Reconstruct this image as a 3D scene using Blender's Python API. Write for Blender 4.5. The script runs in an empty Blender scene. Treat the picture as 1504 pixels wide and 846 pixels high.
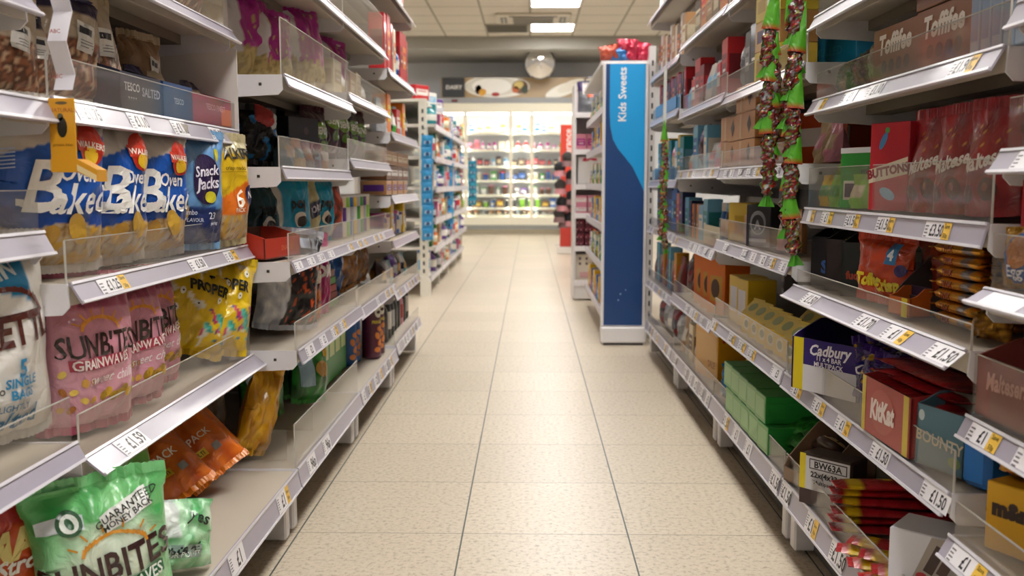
import bpy, math, random
from math import sin, cos, pi, radians as R
from mathutils import Vector, Matrix, Euler, noise
random.seed(7)
sc = bpy.context.scene
COL = sc.collection
# ---------------------------------------------------------------- camera, world, lights, exposure
F = 1400.0; H = 0.78
cam = bpy.data.cameras.new('camera'); camo = bpy.data.objects.new('camera', cam); COL.objects.link(camo)
cam.sensor_width = 36; cam.lens = F/1504*36
camo.location = (0, 0, H); camo.rotation_euler = (R(90-6.237), 0, R(1.058))
cam.clip_start = 0.02; cam.clip_end = 60
cam.dof.use_dof = True; cam.dof.focus_distance = 1.75; cam.dof.aperture_fstop = 5.4; cam.dof.aperture_blades = 7
sc.camera = camo
sc.view_settings.view_transform = 'Standard'; sc.view_settings.look = 'None'
sc.view_settings.gamma = 1.0; sc.view_settings.use_curve_mapping = False
sc.view_settings.exposure = 1.42
w = bpy.data.worlds.new('world'); sc.world = w; w.use_nodes = True
w.node_tree.nodes['Background'].inputs[0].default_value = (.9, .92, 1, 1)
w.node_tree.nodes['Background'].inputs[1].default_value = 0.3
LAMP = 13.0      # emission of the ceiling panels
LAMP_FRIDGE = 8.0
CEIL = 2.88
# ---------------------------------------------------------------- helpers
def lin(h):
    if isinstance(h, tuple): return h
    h = h.lstrip('#')
    o = []
    for i in (0, 2, 4):
        c = int(h[i:i+2], 16)/255
        o.append(c/12.92 if c <= .04045 else ((c+.055)/1.055)**2.4)
    return tuple(o)
ORD = ['nearest', 'second nearest', 'third', 'fourth', 'fifth', 'sixth', 'seventh', 'eighth', 'ninth', 'tenth', 'eleventh', 'twelfth',
 'thirteenth', 'fourteenth', 'fifteenth', 'sixteenth', 'seventeenth', 'eighteenth', 'nineteenth', 'twentieth', 'twenty-first', 'twenty-second', 'twenty-third', 'twenty-fourth', 'twenty-fifth', 'twenty-sixth']
PAL = {'red':'c4202a','dark_red':'7d1420','maroon':'4e1428','orange':'e27a1e','yellow':'e8c01c','gold':'c99526','green':'3a9a34',
 'dark_green':'1d5a2a','lime':'8cc63a','teal':'1b8a94','light_blue':'6fb6dc','blue':'1f62b8','navy':'1a2850','purple':'5b2c86','magenta':'b02a86',
 'pink':'dc8fa4','white':'e9e6e0','cream':'e6d9b8','beige':'c9b088','tan':'b5875a','brown':'6b4128','dark_brown':'38221a','grey':'85868a',
 'dark_grey':'3c3d42','black':'141416','silver':'b9bcc2'}
def C(n): return lin(PAL.get(n, n)) if not isinstance(n, tuple) else n
MATS = {}
def nt(name):
    m = bpy.data.materials.new(name); m.use_nodes = True
    n = m.node_tree; b = n.nodes['Principled BSDF']; MATS[name] = m
    return m, n, b
def vmat(name, rough, metal=0, bump=0, bscale=30, coat=0, noise_amt=0.0):
    m, n, b = nt(name)
    at = n.nodes.new('ShaderNodeAttribute'); at.attribute_name = 'Col'
    n.links.new(at.outputs['Color'], b.inputs['Base Color'])
    b.inputs['Roughness'].default_value = rough; b.inputs['Metallic'].default_value = metal
    b.inputs['Coat Weight'].default_value = coat; b.inputs['Coat Roughness'].default_value = .12
    if bump:
        tc = n.nodes.new('ShaderNodeTexCoord'); nz = n.nodes.new('ShaderNodeTexNoise')
        nz.inputs['Scale'].default_value = bscale; nz.inputs['Detail'].default_value = 3; nz.inputs['Distortion'].default_value = 1.2
        bp = n.nodes.new('ShaderNodeBump'); bp.inputs['Strength'].default_value = bump; bp.inputs['Distance'].default_value = .012
        n.links.new(tc.outputs['Object'], nz.inputs['Vector']); n.links.new(nz.outputs['Fac'], bp.inputs['Height'])
        n.links.new(bp.outputs['Normal'], b.inputs['Normal'])
    return m
vmat('card', .42, coat=.15)
vmat('matte', .7)
vmat('foil', .3, 0, .55, 26, .35)
vmat('crinkle', .26, .25, .9, 38, .4)
vmat('metal', .3, .85, .35, 45)
vmat('plastic', .35, 0, 0, 0, .2)
vmat('enamel', .38)
vmat('paint', .6)
def acrylic(name, haze, tint):
    m, n, b = nt(name); n.nodes.remove(b)
    out = n.nodes['Material Output']
    tr = n.nodes.new('ShaderNodeBsdfTransparent'); tr.inputs[0].default_value = (*tint, 1)
    gl = n.nodes.new('ShaderNodeBsdfGlossy'); gl.inputs['Roughness'].default_value = .06
    df = n.nodes.new('ShaderNodeBsdfDiffuse'); df.inputs[0].default_value = (.62, .58, .52, 1)
    lw = n.nodes.new('ShaderNodeLayerWeight'); lw.inputs['Blend'].default_value = .5
    pw = n.nodes.new('ShaderNodeMath'); pw.operation = 'POWER'; pw.inputs[1].default_value = 4.5; n.links.new(lw.outputs['Facing'], pw.inputs[0])
    fr = n.nodes.new('ShaderNodeMath'); fr.operation = 'MULTIPLY_ADD'; fr.inputs[1].default_value = .45; fr.inputs[2].default_value = .025; n.links.new(pw.outputs[0], fr.inputs[0])
    m1 = n.nodes.new('ShaderNodeMixShader'); m2 = n.nodes.new('ShaderNodeMixShader')
    n.links.new(fr.outputs[0], m1.inputs[0]); n.links.new(tr.outputs[0], m1.inputs[1]); n.links.new(gl.outputs[0], m1.inputs[2])
    m2.inputs[0].default_value = haze
    n.links.new(m1.outputs[0], m2.inputs[1]); n.links.new(df.outputs[0], m2.inputs[2]); n.links.new(m2.outputs[0], out.inputs[0])
acrylic('acrylic', .07, (.96, .95, .935))
acrylic('door_glass', .03, (.97, .98, .98))
def emat(name, col, s):
    m, n, b = nt(name); b.inputs['Base Color'].default_value = (.8, .8, .8, 1)
    b.inputs['Emission Color'].default_value = (*col, 1); b.inputs['Emission Strength'].default_value = s
emat('lamp', (1, .975, .935), LAMP)
emat('fridge_lamp', (1, .99, .95), LAMP_FRIDGE)
m, n, b = nt('mirror'); b.inputs['Metallic'].default_value = 1; b.inputs['Roughness'].default_value = .03; b.inputs['Base Color'].default_value = (.85, .85, .87, 1)

class MB:
    def __init__(s): s.v = []; s.f = []; s.c = []; s.m = []; s.s = []; s.mat = 'card'; s.M = None
    def add(s, pts, faces, col, smooth=False):
        o = len(s.v)
        if s.M is not None: pts = [s.M @ Vector(p) for p in pts]
        s.v += [tuple(p) for p in pts]
        for i, f in enumerate(faces):
            s.f.append([o+k for k in f]); s.c.append(col[i] if isinstance(col, list) else col)
            s.m.append(s.mat); s.s.append(smooth)
    def box(s, c, d, col, cols=None, bev=0):
        # cols: dict of face key -> colour; keys b t f k l r (bottom top front back left right)
        x, y, z = c; a, b_, e = d[0]/2, d[1]/2, d[2]/2
        col = C(col); cols = {k: C(q) for k, q in (cols or {}).items()}
        if bev <= 0:
            P = [(x+i*a, y+j*b_, z+k*e) for k in (-1, 1) for j in (-1, 1) for i in (-1, 1)]
            F_ = [(0, 2, 3, 1), (4, 5, 7, 6), (0, 1, 5, 4), (2, 6, 7, 3), (0, 4, 6, 2), (1, 3, 7, 5)]
            s.add(P, F_, [cols.get(k, col) for k in 'btfklr'])
        else:
            r = min(bev, a*.9, b_*.9, e*.9)
            P = []
            ax = [a, b_, e]
            idx = {}
            for sx in (-1, 1):
                for sy in (-1, 1):
                    for sz in (-1, 1):
                        for k in range(3):
                            p = [sx*(a-r), sy*(b_-r), sz*(e-r)]
                            p[k] = (sx, sy, sz)[k]*ax[k]
                            idx[(sx, sy, sz, k)] = len(P); P.append((x+p[0], y+p[1], z+p[2]))
            fs = []; cl = []
            def face(k, sg, key):
                o = [q for q in range(3) if q != k]
                q = []
                for (p1, p2) in ((-1, -1), (1, -1), (1, 1), (-1, 1)):
                    t = [0, 0, 0]; t[k] = sg; t[o[0]] = p1; t[o[1]] = p2
                    q.append(idx[(t[0], t[1], t[2], k)])
                fs.append(q); cl.append(cols.get(key, col))
            for k, sg, key in ((2, -1, 'b'), (2, 1, 't'), (1, -1, 'f'), (1, 1, 'k'), (0, -1, 'l'), (0, 1, 'r')): face(k, sg, key)
            for k in range(3):
                o = [q for q in range(3) if q != k]
                for p1 in (-1, 1):
                    for p2 in (-1, 1):
                        t = [0, 0, 0]; t[o[0]] = p1; t[o[1]] = p2
                        t[k] = -1; A = tuple(t); t[k] = 1; B = tuple(t)
                        fs.append([idx[(*A, o[0])], idx[(*B, o[0])], idx[(*B, o[1])], idx[(*A, o[1])]]); cl.append(col)
            for sx in (-1, 1):
                for sy in (-1, 1):
                    for sz in (-1, 1):
                        fs.append([idx[(sx, sy, sz, k)] for k in range(3)]); cl.append(col)
            s.add(P, fs, cl)
    def prism(s, prof, a0, a1, axis, col, endcol=None):
        # prof: 2D polygon in the two other axes, extruded along axis
        n_ = len(prof); P = []
        for t in (a0, a1):
            for p, q in prof:
                P.append({'x': (t, p, q), 'y': (p, t, q), 'z': (p, q, t)}[axis])
        fs = [[i, (i+1) % n_, n_+(i+1) % n_, n_+i] for i in range(n_)] + [list(range(n_))[::-1], list(range(n_, 2*n_))]
        col = C(col); ec = C(endcol) if endcol else col
        s.add(P, fs, [col]*n_+[ec, ec])
    def grid(s, fn, nu, nv, cf, u0=-1, u1=1, v0=0, v1=1, smooth=True, flip=False):
        P = []; fs = []; cl = []
        for j in range(nv+1):
            for i in range(nu+1): P.append(fn(u0+(u1-u0)*i/nu, v0+(v1-v0)*j/nv))
        for j in range(nv):
            for i in range(nu):
                a = j*(nu+1)+i; q = [a, a+1, a+nu+2, a+nu+1]
                fs.append(q[::-1] if flip else q)
                cl.append(cf)
        if callable(cf):
            vc = [cf(u0+(u1-u0)*i/nu, v0+(v1-v0)*j/nv) for j in range(nv+1) for i in range(nu+1)]
            cl = [[vc[k] for k in f] for f in fs]
        s.add(P, fs, cl, smooth)
    def lathe(s, prof, n_=16, col='white', cx=0, cy=0, cf=None, smooth=True):
        P = []; fs = []; cl = []
        for r, z in prof:
            for k in range(n_): P.append((cx+r*cos(2*pi*k/n_), cy+r*sin(2*pi*k/n_), z))
        col = C(col)
        for j in range(len(prof)-1):
            for k in range(n_):
                fs.append([j*n_+k, j*n_+(k+1) % n_, (j+1)*n_+(k+1) % n_, (j+1)*n_+k])
                cl.append(C(cf(j)) if cf else col)
        fs.append(list(range(n_))[::-1]); cl.append(cl[0]); fs.append([(len(prof)-1)*n_+k for k in range(n_)]); cl.append(cl[-2])
        s.add(P, fs, cl, smooth)
    def tube(s, pts, r, col, n_=6):
        col = C(col); P = []; fs = []
        for i, p in enumerate(pts):
            p = Vector(p); q = Vector(pts[min(i+1, len(pts)-1)]); o = Vector(pts[max(i-1, 0)])
            t = (q-o).normalized(); a = t.orthogonal().normalized(); b_ = t.cross(a)
            for k in range(n_): P.append(p+r*(cos(2*pi*k/n_)*a+sin(2*pi*k/n_)*b_))
        for i in range(len(pts)-1):
            for k in range(n_): fs.append([i*n_+k, i*n_+(k+1) % n_, (i+1)*n_+(k+1) % n_, (i+1)*n_+k])
        fs.append(list(range(n_))); fs.append([(len(pts)-1)*n_+k for k in range(n_)])
        s.add(P, fs, col, True)
    # flat art: fn(x, y) -> point on the surface (metres)
    def disc(s, fn, cx, cy, rx, ry, col, rings=3, n_=20, rot=0, sq=2.0):
        P = [fn(cx, cy)]; fs = []; ca, sa = cos(rot), sin(rot)
        for j in range(1, rings+1):
            for k in range(n_):
                t = 2*pi*k/n_; c_, s_ = cos(t), sin(t)
                e = 2/sq; px = math.copysign(abs(c_)**e, c_)*rx*j/rings; py = math.copysign(abs(s_)**e, s_)*ry*j/rings
                P.append(fn(cx+px*ca-py*sa, cy+px*sa+py*ca))
        for k in range(n_):
            fs.append([0, 1+k, 1+(k+1) % n_])
            for j in range(rings-1):
                a = 1+j*n_; b_ = a+n_
                fs.append([a+k, b_+k, b_+(k+1) % n_, a+(k+1) % n_])
        s.add(P, fs, C(col))
    def rect(s, fn, x0, y0, x1, y1, col, nx=1, ny=1, rot=0):
        cx, cy = (x0+x1)/2, (y0+y1)/2; ca, sa = cos(rot), sin(rot)
        def g(u, v):
            px = x0+(x1-x0)*u-cx; py = y0+(y1-y0)*v-cy
            return fn(cx+px*ca-py*sa, cy+px*sa+py*ca)
        s.grid(g, nx, ny, C(col), 0, 1, 0, 1, smooth=False)
    def poly(s, fn, pts, col): s.add([fn(*p) for p in pts], [list(range(len(pts)))], C(col))
    def text(s, fn, t, size, x, y, col, rot=0, bold=.012, shear=0, sx=1, arc=0):
        V, Fc = textmesh(t, bold, shear); ca, sa = cos(rot), sin(rot)
        P = []
        for a, b_ in V:
            a *= size*sx; b_ *= size
            if arc: b_ -= arc*a*a
            P.append(fn(x+a*ca-b_*sa, y+a*sa+b_*ca))
        s.add(P, Fc, C(col))
    def build(s, name, parent=None, rots=None):
        me = bpy.data.meshes.new(name); me.from_pydata(s.v, [], s.f)
        keys = []
        for k in s.m:
            if k not in keys: keys.append(k)
        for k in keys: me.materials.append(MATS[k])
        me.polygons.foreach_set('material_index', [keys.index(k) for k in s.m])
        me.polygons.foreach_set('use_smooth', s.s)
        at = me.color_attributes.new('Col', 'FLOAT_COLOR', 'CORNER')
        buf = []
        for f, c in zip(s.f, s.c):
            if isinstance(c, list):
                for q in c: buf += [q[0], q[1], q[2], 1.0]
            else: buf += [c[0], c[1], c[2], 1.0]*len(f)
        at.data.foreach_set('color', buf)
        me.update()
        o = bpy.data.objects.new(name, me); COL.objects.link(o)
        if parent: o.parent = parent
        return o
TC = {}
def textmesh(t, bold, shear):
    k = (t, bold, shear)
    if k not in TC:
        cu = bpy.data.curves.new('lettering', 'FONT'); cu.body = t; cu.size = 1; cu.align_x = 'CENTER'
        cu.offset = bold; cu.shear = shear; cu.resolution_u = 2
        o = bpy.data.objects.new('lettering', cu); COL.objects.link(o)
        bpy.context.view_layer.update()
        me = o.to_mesh()
        TC[k] = ([(v.co.x, v.co.y-.35) for v in me.vertices], [list(p.vertices) for p in me.polygons])
        o.to_mesh_clear(); bpy.data.objects.remove(o); bpy.data.curves.remove(cu)
    return TC[k]
def empty(name, loc=(0, 0, 0), rz=0):
    o = bpy.data.objects.new(name, None); COL.objects.link(o); o.location = loc; o.rotation_euler = (0, 0, rz); o.empty_display_size = .1
    return o
LABELS = {}
def tag(o, label, cat=None, group=None, kind=None):
    o['label'] = label
    if cat: o['category'] = cat
    if group: o['group'] = group
    if kind: o['kind'] = kind
    if label in LABELS: print('DUPLABEL', label)
    if len(label.split()) > 16: print('LONGLABEL', label)
    LABELS[label] = 1
    return o
def struct(o, label=None):
    o['kind'] = 'structure'
    if label: o['label'] = label
    return o
def minz(mb, rot):
    M = rot.to_matrix(); return min((M @ Vector(p)).z for p in mb.v)
def Y(px, X): return F*X/abs(px-778)
def put(o, mb, side, y, X, z, a=90, tilt=0, roll=0):
    """side -1 left, +1 right; a = angle from facing the camera end (0) to facing the aisle (90); tilt leans back, roll leans sideways."""
    base = Euler((R(-tilt), R(roll), 0), 'XYZ')
    M = Matrix.Rotation(R(a)*(-side), 4, 'Z') @ base.to_matrix().to_4x4()
    o.rotation_euler = M.to_euler('XYZ')
    zz = min((M @ Vector(p)).z for p in mb.v)
    o.location = (side*X, y, z-zz+.0006)
    return o
# ---------------------------------------------------------------- room
def floor_mat():
    m, n, b = nt('floor_tiles'); N = n.nodes; L = n.links
    g = N.new('ShaderNodeNewGeometry'); sp = N.new('ShaderNodeSeparateXYZ'); L.new(g.outputs['Position'], sp.inputs[0])
    T = .3697
    def joint(sock, off, wd):
        a = N.new('ShaderNodeMath'); a.operation = 'SUBTRACT'; a.inputs[1].default_value = off; L.new(sock, a.inputs[0])
        d = N.new('ShaderNodeMath'); d.operation = 'DIVIDE'; d.inputs[1].default_value = T; L.new(a.outputs[0], d.inputs[0])
        r = N.new('ShaderNodeMath'); r.operation = 'ROUND'; L.new(d.outputs[0], r.inputs[0])
        s_ = N.new('ShaderNodeMath'); s_.operation = 'SUBTRACT'; L.new(d.outputs[0], s_.inputs[0]); L.new(r.outputs[0], s_.inputs[1])
        ab = N.new('ShaderNodeMath'); ab.operation = 'ABSOLUTE'; L.new(s_.outputs[0], ab.inputs[0])
        c = N.new('ShaderNodeMath'); c.operation = 'LESS_THAN'; c.inputs[1].default_value = wd/T/2; L.new(ab.outputs[0], c.inputs[0])
        f_ = N.new('ShaderNodeMath'); f_.operation = 'FLOOR'; L.new(d.outputs[0], f_.inputs[0])
        return c.outputs[0], f_.outputs[0]
    jx, fx = joint(sp.outputs['X'], -.1489, .0036)
    jy, fy = joint(sp.outputs['Y'], 2.064, .0024)
    cb = N.new('ShaderNodeCombineXYZ'); L.new(fx, cb.inputs[0]); L.new(fy, cb.inputs[1])
    wn = N.new('ShaderNodeTexWhiteNoise'); wn.noise_dimensions = '2D'; L.new(cb.outputs[0], wn.inputs['Vector'])
    nz = N.new('ShaderNodeTexNoise'); nz.inputs['Scale'].default_value = 90; nz.inputs['Detail'].default_value = 3; nz.inputs['Roughness'].default_value = .7
    L.new(g.outputs['Position'], nz.inputs['Vector'])
    cr = N.new('ShaderNodeValToRGB'); cr.color_ramp.elements[0].position = .3; cr.color_ramp.elements[0].color = (*lin('9c8f7c'), 1)
    cr.color_ramp.elements[1].position = .47; cr.color_ramp.elements[1].color = (*lin('c9bba6'), 1)
    e = cr.color_ramp.elements.new(.62); e.color = (*lin('d0c3b0'), 1)
    L.new(nz.outputs['Fac'], cr.inputs[0])
    n2 = N.new('ShaderNodeTexNoise'); n2.inputs['Scale'].default_value = 2.2; L.new(g.outputs['Position'], n2.inputs['Vector'])
    hs = N.new('ShaderNodeHueSaturation'); L.new(cr.outputs[0], hs.inputs['Color'])
    ma = N.new('ShaderNodeMath'); ma.operation = 'MULTIPLY_ADD'; ma.inputs[1].default_value = .07; ma.inputs[2].default_value = .93; L.new(wn.outputs['Value'], ma.inputs[0])
    mb_ = N.new('ShaderNodeMath'); mb_.operation = 'MULTIPLY_ADD'; mb_.inputs[1].default_value = .06; L.new(n2.outputs['Fac'], mb_.inputs[0]); L.new(ma.outputs[0], mb_.inputs[2])
    L.new(mb_.outputs[0], hs.inputs['Value'])
    m1 = N.new('ShaderNodeMix'); m1.data_type = 'RGBA'; L.new(jy, m1.inputs['Factor']); L.new(hs.outputs[0], m1.inputs['A']); m1.inputs['B'].default_value = (*lin('6d6455'), 1)
    m2 = N.new('ShaderNodeMix'); m2.data_type = 'RGBA'; L.new(jx, m2.inputs['Factor']); L.new(m1.outputs['Result'], m2.inputs['A']); m2.inputs['B'].default_value = (*lin('3c443c'), 1)
    L.new(m2.outputs['Result'], b.inputs['Base Color'])
    rr = N.new('ShaderNodeMath'); rr.operation = 'MULTIPLY_ADD'; rr.inputs[1].default_value = .06; rr.inputs[2].default_value = .34; L.new(n2.outputs['Fac'], rr.inputs[0])
    L.new(rr.outputs[0], b.inputs['Roughness'])
    b.inputs['Specular IOR Level'].default_value = .45
def ceil_mat():
    m, n, b = nt('ceiling_tiles'); N = n.nodes; L = n.links
    g = N.new('ShaderNodeNewGeometry'); sp = N.new('ShaderNodeSeparateXYZ'); L.new(g.outputs['Position'], sp.inputs[0])
    outs = []
    for k, off in (('X', 0), ('Y', 11.05)):
        a = N.new('ShaderNodeMath'); a.operation = 'SUBTRACT'; a.inputs[1].default_value = off; L.new(sp.outputs[k], a.inputs[0])
        d = N.new('ShaderNodeMath'); d.operation = 'DIVIDE'; d.inputs[1].default_value = .6; L.new(a.outputs[0], d.inputs[0])
        r = N.new('ShaderNodeMath'); r.operation = 'ROUND'; L.new(d.outputs[0], r.inputs[0])
        s_ = N.new('ShaderNodeMath'); s_.operation = 'SUBTRACT'; L.new(d.outputs[0], s_.inputs[0]); L.new(r.outputs[0], s_.inputs[1])
        ab = N.new('ShaderNodeMath'); ab.operation = 'ABSOLUTE'; L.new(s_.outputs[0], ab.inputs[0])
        c = N.new('ShaderNodeMath'); c.operation = 'LESS_THAN'; c.inputs[1].default_value = .022; L.new(ab.outputs[0], c.inputs[0]); outs.append(c.outputs[0])
    mx = N.new('ShaderNodeMath'); mx.operation = 'MAXIMUM'; L.new(outs[0], mx.inputs[0]); L.new(outs[1], mx.inputs[1])
    m1 = N.new('ShaderNodeMix'); m1.data_type = 'RGBA'; L.new(mx.outputs[0], m1.inputs['Factor']); m1.inputs['A'].default_value = (*lin('d3ccc0'), 1); m1.inputs['B'].default_value = (*lin('979082'), 1)
    L.new(m1.outputs['Result'], b.inputs['Base Color']); b.inputs['Roughness'].default_value = .9
floor_mat(); ceil_mat()
def slab(name, c, d, col, mat='paint', label=None):
    mb = MB(); mb.mat = mat; mb.box(c, d, col); return struct(mb.build(name), label)
slab('floor', (0, 6, -.05), (9.4, 19.4, .1), 'beige', 'floor_tiles', 'glossy speckled beige floor tiles with dark joints')
slab('ceiling', (0, 6, CEIL+.05), (9.4, 19.4, .1), 'cream', 'ceiling_tiles', 'suspended ceiling of cream square tiles')
slab('wall_back', (0, 15.6, 1.44), (9.4, .2, 2.88), 'e3e5ea', label='plain grey end wall above the dairy fridge')
slab('wall_front', (0, -3.6, 1.44), (9.4, .2, 2.88), 'b9b6b0')
slab('wall_left', (-4.6, 6, 1.44), (.2, 19.4, 2.88), 'b9b6b0')
slab('wall_right', (4.6, 6, 1.44), (.2, 19.4, 2.88), 'b9b6b0')
slab('trim_1', (0, 14.72, 2.79), (9, 1.55, .18), 'a09d95', label='grey bulkhead where the ceiling meets the end wall')
# ceiling panels
for x in (.3, -2.7, 3.3):
    for k in range(9):
        if x != .3 and k % 2: continue
        y = 13.15-1.8*k
        r = empty('ceiling_light', (x, y, CEIL))
        if x == .3 and k < 2: tag(r, 'glowing square ceiling panel %s' % ('nearest the round mirror' if k == 0 else 'farther from the mirror, at the top edge of the view'), 'ceiling light', 'square ceiling light panels')
        else: tag(r, 'square ceiling light panel %s, %s from the end wall' % ({.3: 'over the aisle', -2.7: 'beyond the left shelving', 3.3: 'beyond the right shelving'}[x], (['first', 'second']+ORD[2:])[k]), 'ceiling light', 'square ceiling light panels')
        mb = MB(); mb.mat = 'enamel'
        for q in ((-.288, 0, .024, .6), (.288, 0, .024, .6), (0, -.288, .552, .024), (0, .288, .552, .024)): mb.box((q[0], q[1], -.006), (q[2], q[3], .012), 'white')
        mb.build('frame', r)
        mb = MB(); mb.mat = 'lamp'; mb.box((0, 0, -.004), (.552, .552, .006), 'white'); mb.build('diffuser', r)
# air conditioning cassette and grille
r = tag(empty('air_conditioner', (.04, 12.37, CEIL)), 'cream ceiling air conditioning cassette with slotted outlets beside the light panels', 'air conditioner')
mb = MB(); mb.mat = 'enamel'; mb.box((0, 0, -.02), (.94, .62, .04), 'cdc5b4', bev=.012); mb.build('housing', r)
mb = MB(); mb.mat = 'enamel'; mb.box((0, 0, -.045), (.52, .4, .012), 'a39d90')
for i in range(9): mb.box((0, -.18+.045*i, -.055), (.5, .02, .01), '8b867b')
mb.build('intake_grille', r)
for sx in (-1, 1):
    mb = MB(); mb.mat = 'enamel'; mb.box((sx*.37, 0, -.044), (.08, .4, .008), '6d6961'); mb.box((sx*.37, 0, -.052), (.012, .4, .012), 'd8d2c4'); mb.build('air_outlet', r)
mb = MB(); mb.mat = 'enamel'; mb.box((0, -.27, -.044), (.6, .04, .008), '4a4742'); mb.build('air_outlet', r)
mb = MB(); mb.mat = 'enamel'; mb.box((-.31, 13.2, CEIL-.008), (.58, .58, .016), '8d887c')
for i in range(12): mb.box((-.31, 12.95+.045*i, CEIL-.02), (.54, .014, .012), '6b675e')
tag(mb.build('ceiling_vent'), 'grey slatted ceiling vent square left of the light panel', 'vent')
# mirror
r = tag(empty('convex_mirror', (.145, 14.35, 2.545)), 'round convex security mirror hanging under the ceiling above the dairy banner', 'mirror')
mb = MB(); mb.mat = 'mirror'; Rr = .222
mb.grid(lambda u, v: (Rr*v*cos(pi*u), -.075*(1-v*v)-.01, Rr*v*sin(pi*u)), 36, 8, (1, 1, 1), flip=False); mb.build('mirror_dome', r); r.rotation_euler[0] = R(14)
mb = MB(); mb.mat = 'plastic'
mb.tube([(Rr*cos(2*pi*k/32), -.005, Rr*sin(2*pi*k/32)) for k in range(33)], .012, 'dark_grey', 6)
mb.build('rim', r)
mb = MB(); mb.mat = 'plastic'; mb.lathe([(Rr-.005, 0), (Rr*.8, .05), (.03, .07)], 24, 'dark_grey')
for i, p in enumerate(mb.v): mb.v[i] = (p[0], p[2], p[1])
mb.build('backing', r)
mb = MB(); mb.mat = 'plastic'; mb.tube([(0, .05, 0), (0, .07, .15), (0, .02, .22), (0, .02, .245)], .012, 'dark_grey'); mb.build('bracket', r)
# ---------------------------------------------------------------- shelving
WH = 'd9d5d6'; STRIP = 'aaa4b2'; SHELFTOP = 'bfb5a6'; UNDER = '857b6b'  # SHELFTOP and UNDER darkened to paint in the shade between shelves
def bay(side, y0, y1, label, ztop=1.95, back=.98, post=True):
    r = tag(empty('shelving_bay', (side*back, (y0+y1)/2, 0)), label, 'shelving')
    c = (y0+y1)/2; W_ = y1-y0
    mb = MB(); mb.mat = 'enamel'; mb.box((side*.012, 0, ztop/2+.02), (.018, W_-.036, ztop-.04), '5a544e')  # panel colour darkened to hold the shade at the shelf backs
    for k in range(5): mb.box((side*.002, 0, .1+ztop*k/5.2), (.004, W_-.04, .004), '5c5650')
    mb.build('back_panel', r)
    for e in (-1, 1):
        mb = MB(); mb.mat = 'enamel'; mb.box((0, e*(W_/2-.009), ztop/2), (.045, .017, ztop), WH)
        z = .2
        while z < ztop-.05:
            mb.box((-side*.0228, e*(W_/2-.009), z), (.001, .007, .026), '2c2a2a'); z += .05
        mb.build('upright', r)
    mb = MB(); mb.mat = 'enamel'
    mb.box((-side*.2, 0, .035), (.36, W_-.01, .05), '4a4644'); mb.build('plinth', r)
    return r
def quadbox(mb, pts, y0, y1, col, endcol=None): mb.prism(pts, y0, y1, 'y', col, endcol)
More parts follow.
